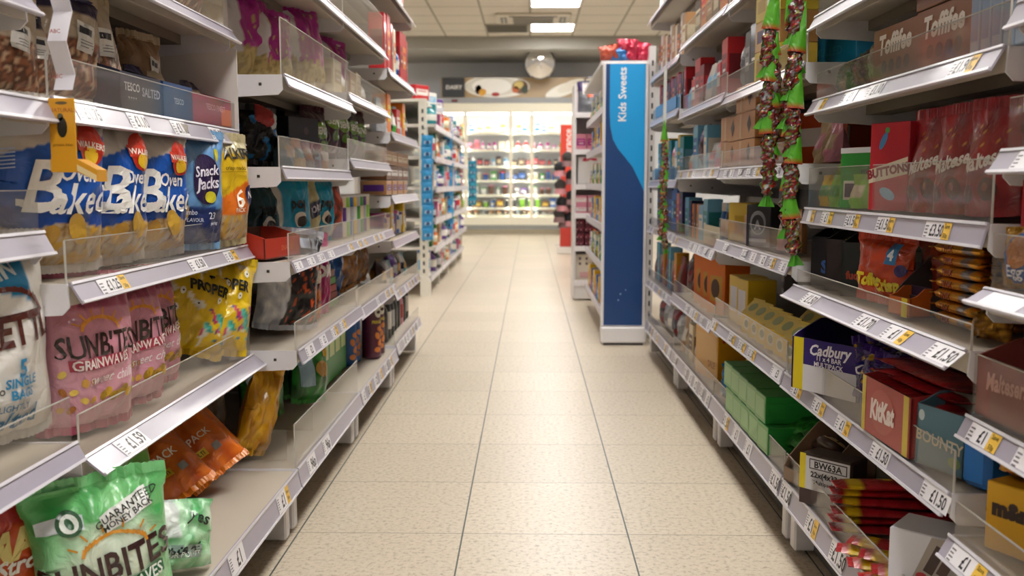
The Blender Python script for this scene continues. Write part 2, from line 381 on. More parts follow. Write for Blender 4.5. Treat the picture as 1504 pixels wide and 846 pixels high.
def shelf(side, y0, y1, Xl, zl, Xu, zu, label, depth=.34, pane=0, tickets=None, pcol='enamel', pane_y=None, foot=False, group=None, cat='shelf'):
    """One loose shelf: tray, two brackets, slanted price strip with its tickets, acrylic guard. Lower strip edge (Xl, zl), upper (Xu, zu)."""
    y0 += .004; y1 -= .004
    r = tag(empty('shelf', (0, (y0+y1)/2, zu)), label, cat, group or ('shelves of the %s shelving' % ('left' if side < 0 else 'right')))
    cy = (y0+y1)/2
    def T(mb):
        mb.M = Matrix.Translation((0, -cy, -zu)); return mb
    s = side; Xb = min(Xu+depth, .955)
    mb = T(MB()); mb.mat = 'enamel'
    quadbox(mb, [(s*(Xu+.002), zu-.004), (s*Xb, zu-.004), (s*Xb, zu-.010), (s*(Xu+.014), zu-.010), (s*(Xu+.010), zu-.032), (s*(Xu+.004), zu-.032)], y0+.002, y1-.002, SHELFTOP)
    mb.build('shelf_tray', r)
    mb = T(MB()); mb.mat = 'enamel'
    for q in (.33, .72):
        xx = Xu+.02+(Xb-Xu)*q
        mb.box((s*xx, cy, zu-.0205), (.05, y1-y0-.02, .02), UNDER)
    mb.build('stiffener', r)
    for e, yy in ((0, y0), (1, y1)):
        mb = T(MB()); mb.mat = 'enamel'
        hb = .048 if zl > .2 else .06
        quadbox(mb, [(s*(Xu+.004), zu-.002), (s*Xb, zu-.002), (s*Xb, zu-.07), (s*(Xu+.09), zu-hb), (s*(Xu+.012), zu-hb+.004), (s*(Xu+.002), zu-hb*.7)], yy-.0015, yy+.0015, 'e3e1e6')
        mb.mat = 'plastic'
        yo = yy-.0022 if e == 0 else yy+.0022
        for qx, qz in ((.05, .022), (.13, .03)): mb.box((s*(Xu+qx), yo, zu-qz), (.006, .001, .006), '2a2a2c')
        mb.build('bracket', r)
    if foot:
        for yy in (y0+.03, y1-.03):
            mb = T(MB()); mb.mat = 'enamel'; mb.box((s*(Xu+.05), yy, (zl+.02)/2+.004), (.07, .035, zl+.01), 'dcdade', bev=.004); mb.build('foot', r)
    # price strip
    d = Vector((s*(Xu-Xl), 0, zu-zl)); L_ = d.length; dn = d/L_
    nrm = Vector((-s*dn.z*(1), 0, abs(dn.x)*1)).normalized()   # faces aisle and up
    if (zu-zl) > 0: nrm = Vector((-s*(zu-zl), 0, (Xu-Xl))).normalized()
    mb = T(MB()); mb.mat = 'plastic'
    A = Vector((s*Xl, 0, zl)); B = Vector((s*Xu, 0, zu)); th = nrm*-.003
    quadbox(mb, [(A.x, A.z), (B.x, B.z), (B.x+th.x, B.z+th.z), (A.x+th.x, A.z+th.z)], y0, y1, STRIP)
    e_ = nrm*.0022
    for base, l0, l1 in ((A, 0, .004), (A, L_-.004, L_)):
        P0 = base+dn*l0; P1 = base+dn*l1
        quadbox(mb, [(P0.x, P0.z), (P1.x, P1.z), (P1.x+e_.x, P1.z+e_.z), (P0.x+e_.x, P0.z+e_.z)], y0, y1, 'dcd9e0')
    ps = mb.build('price_strip', r)
    def fn(off):
        def g(x, yv):   # x reading direction, yv up the strip from its middle
            wy = (x if s < 0 else -x)
            p = A+dn*(L_/2+yv)+nrm*off
            return (p.x, wy, p.z)
        return g
    for tk in (tickets or []):
        ty, txt, ye = tk[0], tk[1], tk[2]; tw = tk[3] if len(tk) > 3 else .07
        mb = T(MB()); mb.mat = 'card'; hh = L_/2-.005
        cx = ty if s < 0 else -ty
        mb.rect(fn(.0009), cx-tw/2, -hh, cx+tw/2, hh, 'f1eef2')
        g = fn(.0013)
        if ye:
            mb.rect(g, cx+tw/2-.024, -hh, cx+tw/2, hh, 'f0c24a')
            t2 = fn(.0016)
            mb.text(t2, 'Save', .009, cx+tw/2-.012, .007, '5a4416'); mb.text(t2, ye if isinstance(ye, str) else '50p', .009, cx+tw/2-.012, -.006, '5a4416')
        if txt:
            px = cx+(.006 if not ye else -.006)
            mb.text(g, txt, min(.036, hh*2.0), px+.005, 0, '2e2a32', bold=.02, sx=.82)
            for q in range(5): mb.rect(g, cx-tw/2+.003, hh-.006-.005*q, cx-tw/2+.014-.002*(q % 2), hh-.008-.005*q, '77737c')
        mb.build('price_ticket', ps)
    if pane:
        for i, (p0, p1) in enumerate(pane_y or [(y0, y1)]):
            mb = T(MB()); mb.mat = 'acrylic'; X_ = Xu+.006
            mb.box((s*X_, (p0+p1)/2, zu+pane/2-.003), (.0024, p1-p0-.004, pane), 'white'); mb.mat = 'plastic'; zt = zu+pane-.003
            mb.box((s*X_, (p0+p1)/2, zt+.0006), (.0024, p1-p0-.004, .0012), 'b9b5ac'); mb.box((s*X_, p0+.0014, zu+pane/2-.003), (.0026, .0012, pane), 'c4c0b8')  # opaque pale strips painting the bright edges of the clear pane
            mb.build('front_guard', r)
    return r
def tks(y0, y1, prices, step=.1, seed=0, wd=.06):
    rnd = random.Random(seed); out = []; y = y0+wd/2+.01; k = 0
    while y < y1-wd/2:
        if rnd.random() < .8: out.append((y, prices[k % len(prices)], rnd.random() < .3, wd)); k += 1
        y += step*(0.8+rnd.random()*.4)
    return out
# ---------------------------------------------------------------- the two shelf runs
LB = [.44, 1.24, 2.04, 2.82, 3.6, 4.4]; RB = [.4, 1.2, 2.0, 2.8, 3.6, 4.4]
NTH = ['closest to the viewer', 'second from the viewer', 'third from the viewer', 'fourth from the viewer', 'fifth from the viewer']
for i in range(5):
    bay(-1, LB[i], LB[i+1], 'white metal back frame of the left shelving, bay '+NTH[i])
    bay(1, RB[i], RB[i+1], 'white metal back frame of the right shelving, bay '+NTH[i])
P1 = ['£1', '£1.50', '£2', '£1', '£1.25', '£1.80']
def T_(*a): return [(Y(px, X), t, ye, w_) for px, X, t, ye, w_ in a]
Ls = shelf
# left, bay 0
Ls(-1, .44, 1.24, .62, .993, .64, 1.02, 'white shelf tray at the top left corner of the view', .3)
Ls(-1, .44, 1.24, .605, .858, .62, .888, 'white shelf holding nut bags behind the yellow hanging tag', .3)
Ls(-1, .44, 1.24, .62, .688, .636, .719, 'white shelf edge at the left border, beside the first blue crisp bag', .3, .055)
Ls(-1, .44, 1.24, .593, .412, .607, .438, 'shelf under the large white crisp bag at the left border', .34, .062)
Ls(-1, .44, 1.24, .502, .11, .512, .155, 'lowest left shelf under the orange and red bag', .44)
# left, bay 1
Ls(-1, 1.24, 2.04, .606, 1.072, .628, 1.10, 'uppermost shelf of the near left bay, its grey underside seen from below', .33, .1)
Ls(-1, 1.24, 2.04, .603, .86, .62, .893, 'left shelf holding nut bags and navy snack trays', .33, .058,
   T_((140, .605, '£1.75', 0, .07), (212, .605, '£1.10', 0, .07), (272, .605, '£1.10', 0, .07), (325, .605, '£1.00', 0, .07)))
Ls(-1, 1.24, 2.04, .591, .622, .608, .65, 'left shelf holding the blue baked crisp bags', .34, .058,
   T_((158, .6, '£1.25', 1, .09), (285, .6, '£1.50', 0, .08), (335, .6, '£1', 1, .07)))
Ls(-1, 1.24, 2.04, .572, .388, .602, .413, 'half empty left shelf with pink grain snack bags', .36, .06, T_((178, .585, '£1.59', 0, .085),))
Ls(-1, 1.24, 2.04, .502, .11, .512, .155, 'lowest left shelf with green and orange crisp bags lying on it', .44, 0, T_((404, .507, '£1', 1, .09), (330, .507, '£1', 0, .08)), foot=True)
# left, bay 2
Ls(-1, 2.04, 2.82, .526, 1.236, .538, 1.265, 'high empty shelf with a tall clear guard above the magenta popcorn bags', .4, .13)
Ls(-1, 2.04, 2.82, .508, .985, .521, 1.012, 'shelf carrying the magenta popcorn bags', .44, .12)
Ls(-1, 2.04, 2.82, .519, .79, .53, .818, 'shelf carrying the black crisp bags at eye height', .43, .066)
Ls(-1, 2.04, 2.82, .504, .588, .515, .614, 'shelf carrying the turquoise popped crisp bags', .44, .062, tks(2.04, 2.82, ['£1', '£2', '£1.69'], .13, 3, .07))
Ls(-1, 2.04, 2.82, .494, .387, .505, .42, 'shelf under the black bag with the silver edge', .45, .062, T_((450, .5, '£2', 0, .08), (470, .5, '£2', 0, .07), (487, .5, '£1', 1, .07), (500, .5, '£1', 1, .07)))
Ls(-1, 2.04, 2.82, .502, .11, .512, .155, 'lowest left shelf with green crisp bags behind a clear guard', .44, .1, T_((449, .507, '96p', 0, .08), (472, .507, '96p', 0, .08)), foot=True)
# left, bay 3
Ls(-1, 2.82, 3.6, .526, 1.236, .538, 1.265, 'high left shelf with two guards mirroring the ceiling lights', .4, .13)
Ls(-1, 2.82, 3.6, .52, 1.022, .533, 1.048, 'left shelf between the popcorn bags and the red boxes', .42, .07)
Ls(-1, 2.82, 3.6, .516, .826, .53, .855, 'left shelf under the maroon and lime crisp bags', .42, .06)
Ls(-1, 2.82, 3.6, .508, .585, .52, .612, 'left shelf under the upright striped tubes', .43, .062, tks(2.82, 3.6, P1, .1, 4))
Ls(-1, 2.82, 3.6, .502, .372, .513, .405, 'left shelf under the blue and bronze crisp bags', .44, .062, tks(2.82, 3.6, P1, .1, 5))
Ls(-1, 2.82, 3.6, .502, .11, .512, .155, 'lowest left shelf under the dark purple tube', .44, 0, tks(2.82, 3.6, P1, .11, 6), foot=True)
# left, bay 4
Ls(-1, 3.6, 4.4, .515, 1.482, .53, 1.51, 'highest shelf of the far left bay', .4)
Ls(-1, 3.6, 4.4, .515, 1.178, .53, 1.21, 'far left shelf under the tall red boxes', .4)
Ls(-1, 3.6, 4.4, .505, .942, .52, .975, 'far left shelf with white and red packs', .43)
Ls(-1, 3.6, 4.4, .508, .705, .522, .735, 'far left shelf with stacked tan bags above it and jars below', .43)
Ls(-1, 3.6, 4.4, .508, .535, .522, .565, 'far left shelf with purple and blue tubs', .43)
Ls(-1, 3.6, 4.4, .505, .335, .518, .367, 'far left shelf with mixed shiny bags', .44, .05, tks(3.6, 4.4, P1, .1, 8))
Ls(-1, 3.6, 4.4, .502, .125, .512, .165, 'lowest shelf of the far left bay under black bottles', .44, .05, tks(3.6, 4.4, P1, .1, 9), foot=True)
# white divider between left bay 1 and bay 2
mb = MB(); mb.mat = 'enamel'
quadbox(mb, [(-.618, .655), (-.955, .655), (-.955, 1.2), (-.618, 1.06)], 2.046, 2.05, 'e2dcd8')
mb.v = [(p[0], p[1]-.009, p[2]) for p in mb.v]
tag(mb.build('shelf_divider'), 'plain white divider panel closing the near left bay beside the yellow bag', 'divider')
# right, bay 0
Ls(1, .4, 1.2, .575, .966, .592, 1.0, 'white shelf edge at the upper right border', .33, .06, [(1.1, '£2', 0, .09)])
Ls(1, .4, 1.2, .563, .793, .582, .822, 'white shelf edge with a two pound ticket at the right border', .33, .065, [(1.1, '£2.50', 0, .09)])
Ls(1, .4, 1.2, .542, .633, .571, .651, 'flat white shelf edge at the right border beside the gold bars', .36, .07, [(1.12, '', 0, .09)])
Ls(1, .4, 1.2, .542, .46, .556, .49, 'white shelf edge with the Save 50p ticket', .38, .08, [(1.135, '£1', '50p', .075), (1.02, '£1', 0, .08)])
Ls(1, .4, 1.2, .526, .303, .542, .333, 'white shelf edge in the bottom right corner of the view', .4, .045, [(1.13, '£1', 1, .09)])
# right, bay 1
Ls(1, 1.2, 2.0, .564, 1.088, .58, 1.118, 'right shelf above the brown toffee boxes', .33, .05)
Ls(1, 1.2, 2.0, .564, .919, .582, .95, 'right shelf holding the brown toffee boxes', .33, .056,
   T_((1198, .575, '', 1, .06), (1238, .575, '£1', 0, .075), (1275, .575, '£1.10', 0, .075), (1400, .575, '£1.90', 1, .08)))
Ls(1, 1.2, 2.0, .564, .699, .572, .732, 'right shelf holding the red chocolate pouches', .34, .082,
   T_((1190, .57, '', 1, .05), (1213, .57, '£1', 1, .07), (1250, .57, '£1.50', 1, .075), (1298, .57, '£1.50', 1, .075), (1374, .57, '£3.50', 1, .085)))
Ls(1, 1.2, 2.0, .526, .546, .555, .571, 'right shelf with the orange toffee pack and the gold bars', .37, .034,
   T_((1190, .54, '£1.50', 0, .08), (1272, .54, '£1.70', 0, .075), (1318, .54, '£1', 1, .085), (1388, .54, '£1.50', 0, .085)))
Ls(1, 1.2, 2.0, .532, .352, .542, .385, 'right shelf with the purple multipack and red wafer tray', .4, .056,
   T_((1176, .537, '£1', 1, .07), (1209, .537, '£1', 1, .07), (1246, .537, '£1', 1, .07), (1303, .537, '£1.50', 0, .075), (1388, .537, '£1.50', 0, .085)))
Ls(1, 1.2, 2.0, .534, .11, .544, .155, 'lowest right shelf with brown bakes and red bars', .41, .056,
   T_((1164, .539, '£1.50', 0, .07), (1205, .539, '£1', 1, .07), (1245, .539, '£1.50', 0, .075)), foot=True)
# right, bay 2
Ls(1, 2.0, 2.8, .55, 1.256, .565, 1.284, 'high right shelf under tall yellow cartons', .38, .07)
Ls(1, 2.0, 2.8, .55, 1.003, .563, 1.03, 'right shelf beside the hanging sweet packs, under yellow cartons', .38, .06)
Ls(1, 2.0, 2.8, .545, .793, .553, .824, 'right shelf under the stacked tan cake boxes', .39, .05, tks(2.0, 2.8, P1, .09, 11))
Ls(1, 2.0, 2.8, .536, .588, .548, .62, 'right shelf with the dark emblem box, set slightly forward', .39, .062, tks(2.0, 2.8, P1, .09, 12))
Ls(1, 2.0, 2.8, .532, .355, .542, .388, 'right shelf with the row of yellow house shaped cartons', .4, .062, tks(2.0, 2.8, ['£3', '£1.50', '£1.80', '£3.80'], .12, 13, .08))
Ls(1, 2.0, 2.8, .534, .11, .544, .155, 'lowest right shelf with the green mint boxes', .41, .056, tks(2.0, 2.8, ['£1.50', '£1', '£1'], .13, 14, .07), foot=True)
# right, bay 3
Ls(1, 2.8, 3.6, .55, 1.262, .565, 1.29, 'high right shelf under orange and brown boxes', .38, .07)
Ls(1, 2.8, 3.6, .55, 1.015, .563, 1.042, 'right shelf under the red box and light blue tray', .38, .06)
Ls(1, 2.8, 3.6, .545, .797, .553, .828, 'right shelf under clear pink packs', .39, .05, tks(2.8, 3.6, P1, .09, 15))
Ls(1, 2.8, 3.6, .534, .556, .546, .588, 'right shelf under dark books and blue jars', .4, .05, tks(2.8, 3.6, P1, .1, 16))
Ls(1, 2.8, 3.6, .532, .34, .542, .373, 'right shelf under the bright orange boxes', .4, .05, tks(2.8, 3.6, P1, .1, 17))
Ls(1, 2.8, 3.6, .534, .11, .544, .155, 'lowest right shelf under the yellow and orange carton', .41, .056, tks(2.8, 3.6, P1, .11, 18), foot=True)
# right, bay 4
Ls(1, 3.6, 4.4, .525, 1.482, .54, 1.51, 'highest shelf of the far right bay under a yellow box', .36)
Ls(1, 3.6, 4.4, .54, 1.228, .553, 1.258, 'far right shelf under tan and white cartons', .38)
Ls(1, 3.6, 4.4, .54, 1.032, .553, 1.06, 'far right shelf with red boxes in a light blue tray', .38, .05)
Ls(1, 3.6, 4.4, .54, .765, .553, .795, 'far right shelf with blue trays beside the sweet strip', .38, .05)
Ls(1, 3.6, 4.4, .538, .562, .55, .592, 'far right shelf with dark blue boxes', .39, .04, tks(3.6, 4.4, P1, .1, 19))
Ls(1, 3.6, 4.4, .534, .318, .544, .35, 'far right shelf with dark red bags', .4, .05, tks(3.6, 4.4, P1, .1, 20))
Ls(1, 3.6, 4.4, .534, .11, .544, .155, 'lowest shelf of the far right bay with a white tray', .41, .04, tks(3.6, 4.4, P1, .11, 21), foot=True)
# ---------------------------------------------------------------- product library
def smooth01(x): x = max(0, min(1, x)); return x*x*(3-2*x)
class Bag:
    """Filled packet standing at the origin, front towards -Y. style: pillow or pouch (flat bottom)."""
    def __init__(s, w, h, t, seed=0, style='pillow', lean=0, wr=1.0, slump=0):
        s.w, s.h, s.t, s.seed, s.style, s.lean, s.wr, s.slump = w, h, t, seed, style, lean, wr, slump
    def P(s, u, v, side=-1, off=0):
        # u -1..1, v 0..1
        if s.style == 'pillow': pr = max(0, 1-abs(2*v-.92)**2.6) if v > .46 else max(0, 1-abs(2*v-.92)/.92*1.0)**.0*max(0, 1-(abs(2*v-.92)/.94)**3.2)
        else: pr = (1-smooth01((v-.25)/.72)*.97) if v > .0 else 1
        pr = max(0, pr)**.62
        edge = max(0, 1-abs(u)**2.6)**.62
        hw = s.w/2*(1-.07*pr+(.03 if v > .9 else 0))
        nn = noise.noise(Vector((u*1.8+s.seed*3.1, v*4.5, s.seed*1.7)))
        n2 = noise.noise(Vector((u*5+s.seed, v*9, s.seed+4.2+side)))
        n3 = noise.noise(Vector((u*3.2+s.seed*2, v*2.4, 9.1+s.seed)))
        y = side*(s.t/2)*pr*edge*(1+.22*nn)
        y += side*edge*s.wr*(.0035*n2 + .006*n3)
        # pleats running down from the seals
        q = math.exp(-((1-v)/.16)**2)+(.8*math.exp(-(v/.12)**2) if s.style == 'pillow' else 0)
        y += s.wr*.0035*q*sin(u*15+s.seed*2+3*sin(u*4+s.seed))
        x = hw*u*(1+.03*n3)
        z = v*s.h - s.h*.035*abs(u)**3*(1 if v > .5 else -1)*(.6+n3)
        y += s.lean*v*v*s.h + s.slump*s.h*max(0, v-.6)**2*3
        z -= s.h*abs(s.slump)*max(0, v-.6)*.35
        if off:
            y += side*off
        return (x, y, z)
    def mesh(s, art, nu=28, nv=36, mat='foil', back=None):
        mb = MB(); mb.mat = mat; s.mb = mb
        mb.grid(lambda u, v: s.P(u, v, -1), nu, nv, lambda u, v: art(u, v))
        b = back or art
        mb.grid(lambda u, v: s.P(u, v, 1), max(8, nu//2), max(10, nv//2), lambda u, v: b(-u, v), flip=True)
        if s.style == 'pouch':
            P = []; n_ = 10
            a = [s.P(-1+2*i/n_, 0, -1) for i in range(n_+1)]; c = [s.P(-1+2*i/n_, 0, 1) for i in range(n_+1)]
            fs = [[i+1, i, n_+1+i, n_+2+i] for i in range(n_)]
            mb.add(a+c, fs, art(0, 0))
        return mb
    def fn(s, lvl=1):
        o = .0009*lvl+.0019
        return lambda x, y: s.P(x/(s.w/2), y/s.h, -1, o)
    def seal(s, top, col, teeth=True):
        """crimped end seal as a ridged strip"""
        mb = MB(); mb.mat = 'foil'; n_ = 48; P = []; fs = []
        for k, (vv, o) in enumerate(((0, .0009), (1, .0009), (1, -.0009), (0, -.0009))):
            for i in range(n_+1):
                u = -1+2*i/n_; p = s.P(u, 1 if top else 0, -1)
                hgt = (.011+(.0014 if (i % 2) else 0))*(1 if top else -1)*vv
                P.append((p[0], p[1]+o+.0006*sin(i*2.2), p[2]+hgt-(.003 if top else -.003)*(1-vv)))
        for k in range(4):
            for i in range(n_):
                a = k*(n_+1)+i; b_ = ((k+1) % 4)*(n_+1)+i; fs.append([a, a+1, b_+1, b_])
        mb.add(P, fs, C(col), False)
        return mb
def speck(base, alt, u, v, sc_=9, seed=0, th=.05):
    n_ = noise.noise(Vector((u*sc_, v*sc_*1.5, seed)))
    return C(alt) if n_ > th else C(base)
def mixc(a, b, t): a, b = C(a), C(b); return tuple(a[i]*(1-t)+b[i]*t for i in range(3))
def packet(name, label, cat, group, side, px_or_y, X, z, w, h, t, art, a=80, tilt=0, roll=0, deco=None, seal=None, style='pillow', seed=None, nu=28, nv=36, mat='foil', lean=0, wr=1.0, slump=0, y=None, back=None):
    if seed is None: seed = len(LABELS)*.37
    b = Bag(w, h, t, seed, style, lean, wr, slump); mb = b.mesh(art, nu, nv, mat, back)
    mb.mat = mat
    if deco: deco(mb, b)
    o = mb.build(name)
    if y is None: y = Y(px_or_y, X)
    m2 = MB()
    if seal:
        st = b.seal(True, seal); m2.v = list(mb.v)+list(st.v); st.build('top_seal', o)
        if style == 'pillow': sb = b.seal(False, seal); m2.v += sb.v; sb.build('bottom_seal', o)
    else: m2.v = mb.v
    put(o, m2, side, y, X, z, a, tilt, roll)
    return tag(o, label, cat, group)
def carton(name, label, cat, group, side, y, X, z, w, d, h, col, cols=None, a=90, deco=None, tilt=0, roll=0, bev=.0015, mat='card', flap=True):
    mb = MB(); mb.mat = mat; mb.box((0, 0, h/2), (w, d, h), col, cols, bev)
    if deco:
        deco(mb, lambda x, yv, o=.0006: (x, -d/2-o, yv), lambda x, yv, o=.0006, sg=(1 if side > 0 else -1): (sg*(w/2+o), x*sg, yv), lambda x, yv, o=.0006: (x, yv, h+o))
    o = mb.build(name)
    if flap and w > .05 and h > .04:   # glued end flap seams on the side that faces the viewer
        f = MB(); f.mat = mat; sg = 1 if side > 0 else -1
        cc = C((cols or {}).get('r', (cols or {}).get('l', col)))
        f.box((sg*(w/2+.0005), 0, h*.5), (.001, d*.9, h*.46), tuple(k*.93 for k in cc))
        f.build('end_flap', o)
        mb.v += f.v
    put(o, mb, side, y, X, z, a, tilt, roll)
    return tag(o, label, cat, group)
def tray(name, label, cat, group, side, y, X, z, w, d, h, hf, col, inner=None, a=90, deco=None, th=.003):
    """shelf-ready carton tray: floor, tall back, sloping sides, low front."""
    mb = MB(); mb.mat = 'card'; ic = inner or col
    mb.box((0, 0, th/2), (w, d, th), ic)
    mb.box((0, -d/2+th/2, hf/2), (w, th, hf), ic, {'f': col}); mb.box((0, d/2-th/2, h/2), (w, th, h), ic, {'k': col})
    for sx in (-1, 1):
        pr = [(-d/2, 0), (d/2, 0), (d/2, h), (d*.12, h), (-d/2+.012, hf+(h-hf)*.25), (-d/2, hf)]
        x0 = sx*(w/2-th); mb.prism(pr, min(x0, sx*w/2), max(x0, sx*w/2), 'x', col, ic if 0 else col)
    o = mb.build(name)
    if deco:
        f = MB(); f.mat = 'card'; deco(f, lambda x, yv, o=.0008: (x, -d/2-o, yv)); f.build('printed_front', o)
    put(o, mb, side, y, X, z, a)
    return tag(o, label, cat, group)
# simple small stock, front towards -Y
def g_box(w, h, d, c1, c2, sd):
    mb = MB(); mb.box((0, 0, h/2), (w, d, h), c1, None, .0015)
    f = lambda x, z, o=.0006: (x, -d/2-o, z)
    mb.rect(f, -w*.42, h*.3, w*.42, h*.72, c2)
    f2 = lambda x, z: (x, -d/2-.0012, z)
    mb.rect(f2, -w*.3, h*.55, w*.3, h*.62, c1); mb.rect(f2, -w*.2, h*.4, w*.25, h*.45, 'white')
    for sx in (-1, 1): mb.rect(lambda x, z: (sx*(w/2+.0006), x, z), -d*.4, h*.25, d*.4, h*.7, c2)
    return mb
def g_carton(w, h, d, c1, c2, sd):
    mb = MB(); g = h*.8; mb.box((0, 0, g/2), (w, d, g), c1, None, .0015)
    mb.prism([(-d/2, g), (d/2, g), (.003, h*.96), (.003, h), (-.003, h), (-.003, h*.96)], -w/2, w/2, 'x', c2)
    mb.rect(lambda x, z: (x, -d/2-.0006, z), -w*.45, h*.25, w*.45, h*.6, c2)
    return mb
def g_bottle(w, h, d, c1, c2, sd):
    mb = MB(); mb.mat = 'plastic'; r = w*.47
    mb.lathe([(r*.92, 0), (r, h*.03), (r, h*.18), (r*1.02, h*.19), (r*1.02, h*.5), (r, h*.52), (r*.95, h*.62), (r*.5, h*.78), (r*.36, h*.84), (r*.36, h*.88), (r*.44, h*.885), (r*.44, h)], 14, c1,
      cf=lambda j: c2 if 3 <= j <= 4 else ('white' if j >= 9 else c1))
    return mb
def g_jar(w, h, d, c1, c2, sd):
    mb = MB(); mb.mat = 'plastic'; r = w*.48
    mb.lathe([(r*.9, 0), (r, h*.05), (r, h*.7), (r*.86, h*.78), (r*.86, h*.8), (r*.93, h*.8), (r*.93, h)], 14, c1, cf=lambda j: c2 if j >= 4 else c1)
    mb.lathe([(r*1.01, h*.2), (r*1.01, h*.6)], 14, 'cream')
    return mb
def g_can(w, h, d, c1, c2, sd):
    mb = MB(); mb.mat = 'plastic'; r = w*.48
    mb.lathe([(r*.9, 0), (r, h*.03), (r, h*.3), (r, h*.7), (r, h*.95), (r*.94, h*.97), (r*.94, h)], 14, c1, cf=lambda j: 'silver' if j in (0, 4, 5) else (c2 if j == 2 else c1))
    return mb
def g_tub(w, h, d, c1, c2, sd):
    mb = MB(); mb.mat = 'plastic'; r = w*.42
    mb.lathe([(r*.85, 0), (r, h*.88), (r*1.12, h*.88), (r*1.12, h)], 14, c1, cf=lambda j: c2 if j else c1)
    return mb
def g_bag(w, h, d, c1, c2, sd):
    b = Bag(w, h, d, sd*1.3, 'pillow'); c1_, c2_ = C(c1), C(c2)
    mb = b.mesh(lambda u, v: c2_ if (.3 < v < .62 and abs(u) < .8) or v > .93 else c1_, 10, 14, 'crinkle')
    return mb
def g_pouch(w, h, d, c1, c2, sd):
    b = Bag(w, h, d, sd*1.7, 'pouch'); c1_, c2_ = C(c1), C(c2)
    mb = b.mesh(lambda u, v: c2_ if (.35 < v < .65 and abs(u) < .75) else c1_, 10, 14, 'foil')
    return mb
def g_tube(w, h, d, c1, c2, sd):
    mb = MB(); mb.mat = 'card'; r = w*.48
    mb.lathe([(r, 0), (r, h*.35), (r, h*.7), (r, h*.94), (r*1.05, h*.94), (r*1.05, h)], 16, c1, cf=lambda j: 'white' if j >= 3 else (c2 if j == 1 else c1))
    return mb
GEN = dict(box=g_box, carton=g_carton, bottle=g_bottle, jar=g_jar, can=g_can, tub=g_tub, bag=g_bag, pouch=g_pouch, tube=g_tube)
NAMES = dict(box='food_box', carton='drink_carton', bottle='bottle', jar='jar', can='drink_can', tub='plastic_tub', bag='snack_bag', pouch='pouch', tube='crisp_tube')
MC = {}
def stock(kind, w, h, d, c1, c2, sd=0):
    k = (kind, round(w, 3), round(h, 3), round(d, 3), c1, c2, sd % 3)
    nm = NAMES[kind]
    if k not in MC:
        mb = GEN[kind](w, h, d, c1, c2, sd % 3); o = mb.build(nm); MC[k] = o; return o
    o = MC[k].copy(); COL.objects.link(o); return o
def gen(side, y, X, z, spec, label, group, a=90, jit=0, name=None, cat=None):
    kind, w, h, d, c1, c2 = spec
    o = stock(kind, w, h, d, c1, c2, int(y*37)); o.location = (side*X, y, z+.0006); o.rotation_euler = (0, 0, R(a+jit)*-side)
    return tag(o, label, cat or {'can': 'can', 'tub': 'tub', 'bag': 'bag', 'tube': 'tube'}.get(kind, kind), group)
def row(side, y0, y1, X, z, specs, where, group, seed=0, a=90, gap=.004, jit=3, full=True, zig=0):
    """specs repeat from the near end y0 to y1; labels count from the near end"""
    rnd = random.Random(seed); y = y0; k = 0
    while True:
        sp = specs[k % len(specs)] if full else (specs[k] if k < len(specs) else None)
        if sp is None: break
        w_ = sp[1]
        if y+w_ > y1: break
        cw = '%s-and-%s' % (sp[4].replace('_', ' '), sp[5].replace('_', ' ')) if sp[4] in PAL and sp[5] in PAL and sp[4] != sp[5] else sp[4].replace('_', ' ')
        lab = '%s %s, %s back on %s' % (cw, NAMES[sp[0]].replace('_', ' '), (['first', 'second']+ORD[2:])[k], where)
        gen(side, y+w_/2, X+sp[3]/2+zig*rnd.random(), z, sp, lab, group, a, rnd.uniform(-jit, jit))
        y += w_+gap+rnd.random()*.004; k += 1
# ================================================================ left shelving: near products
BEIGE = C('b59a72')
def chips(u, v, sd=0):
    n_ = noise.noise(Vector((u*5, v*11, sd))); m_ = noise.noise(Vector((u*9+3, v*20, sd+5)))
    if n_ > .18: return C('c99b34')
    if m_ > .3: return C('8f6c3c')
    return C('c0ab8a') if m_ < -.1 else BEIGE
def baked_art(u, v):
    if v < .25+.03*sin(3*u+1): return chips(u, v, 2)
    if v > .77+.09*u: return mixc('ddd6cc', 'b8aca0', .5+.5*noise.noise(Vector((u*3, v*12, 1))))
    return C('0f55b4') if v > .35 else mixc('0f55b4', '123f8e', .8)
def baked_deco(mb, b):
    f = b.fn(1); w, h = b.w, b.h
    f2 = b.fn(2); f3 = b.fn(3)
    mb.disc(f, w*.27, h*.76, .026, .03, 'c8301e', 3, 20); mb.rect(f2, w*.27-.029, h*.765-.009, w*.27+.029, h*.765+.009, 'd23a20', 8, 2)
    mb.disc(f2, w*.27, h*.7, .014, .013, 'f0c22c', 3, 16)
    mb.text(f3, 'WALKERS', .0125, w*.27, h*.765, 'f6efe2', bold=.02)
    mb.text(f, 'B', .1, -w*.2, h*.5, 'f4f2ee', shear=.25, bold=.02)
    for k in range(9): mb.rect(f, -w*.36+.006*k, h*(.37-.012*sin(k*.4)), -w*.36+.006*k+.01, h*(.37-.012*sin(k*.4))+.009, 'f4f2ee', 1, 1)
    mb.text(f, 'aked', .06, w*.17, h*.43, 'f4f2ee', shear=.3, bold=.015)
    mb.text(f, 'Oven', .03, w*.14, h*.585, 'f4f2ee', shear=.2, bold=.02)
    mb.disc(f2, w*.14, h*.24, .015, .024, 'cfa43e', 3, 18, .5); mb.disc(f, -w*.1, h*.19, .013, .018, 'bd9038', 3, 18, -.6)
    for k in range(6): mb.rect(f, -w*.47, h*(.72-.022*k), -w*.36, h*(.728-.022*k), 'b9c6e0', 3, 1)
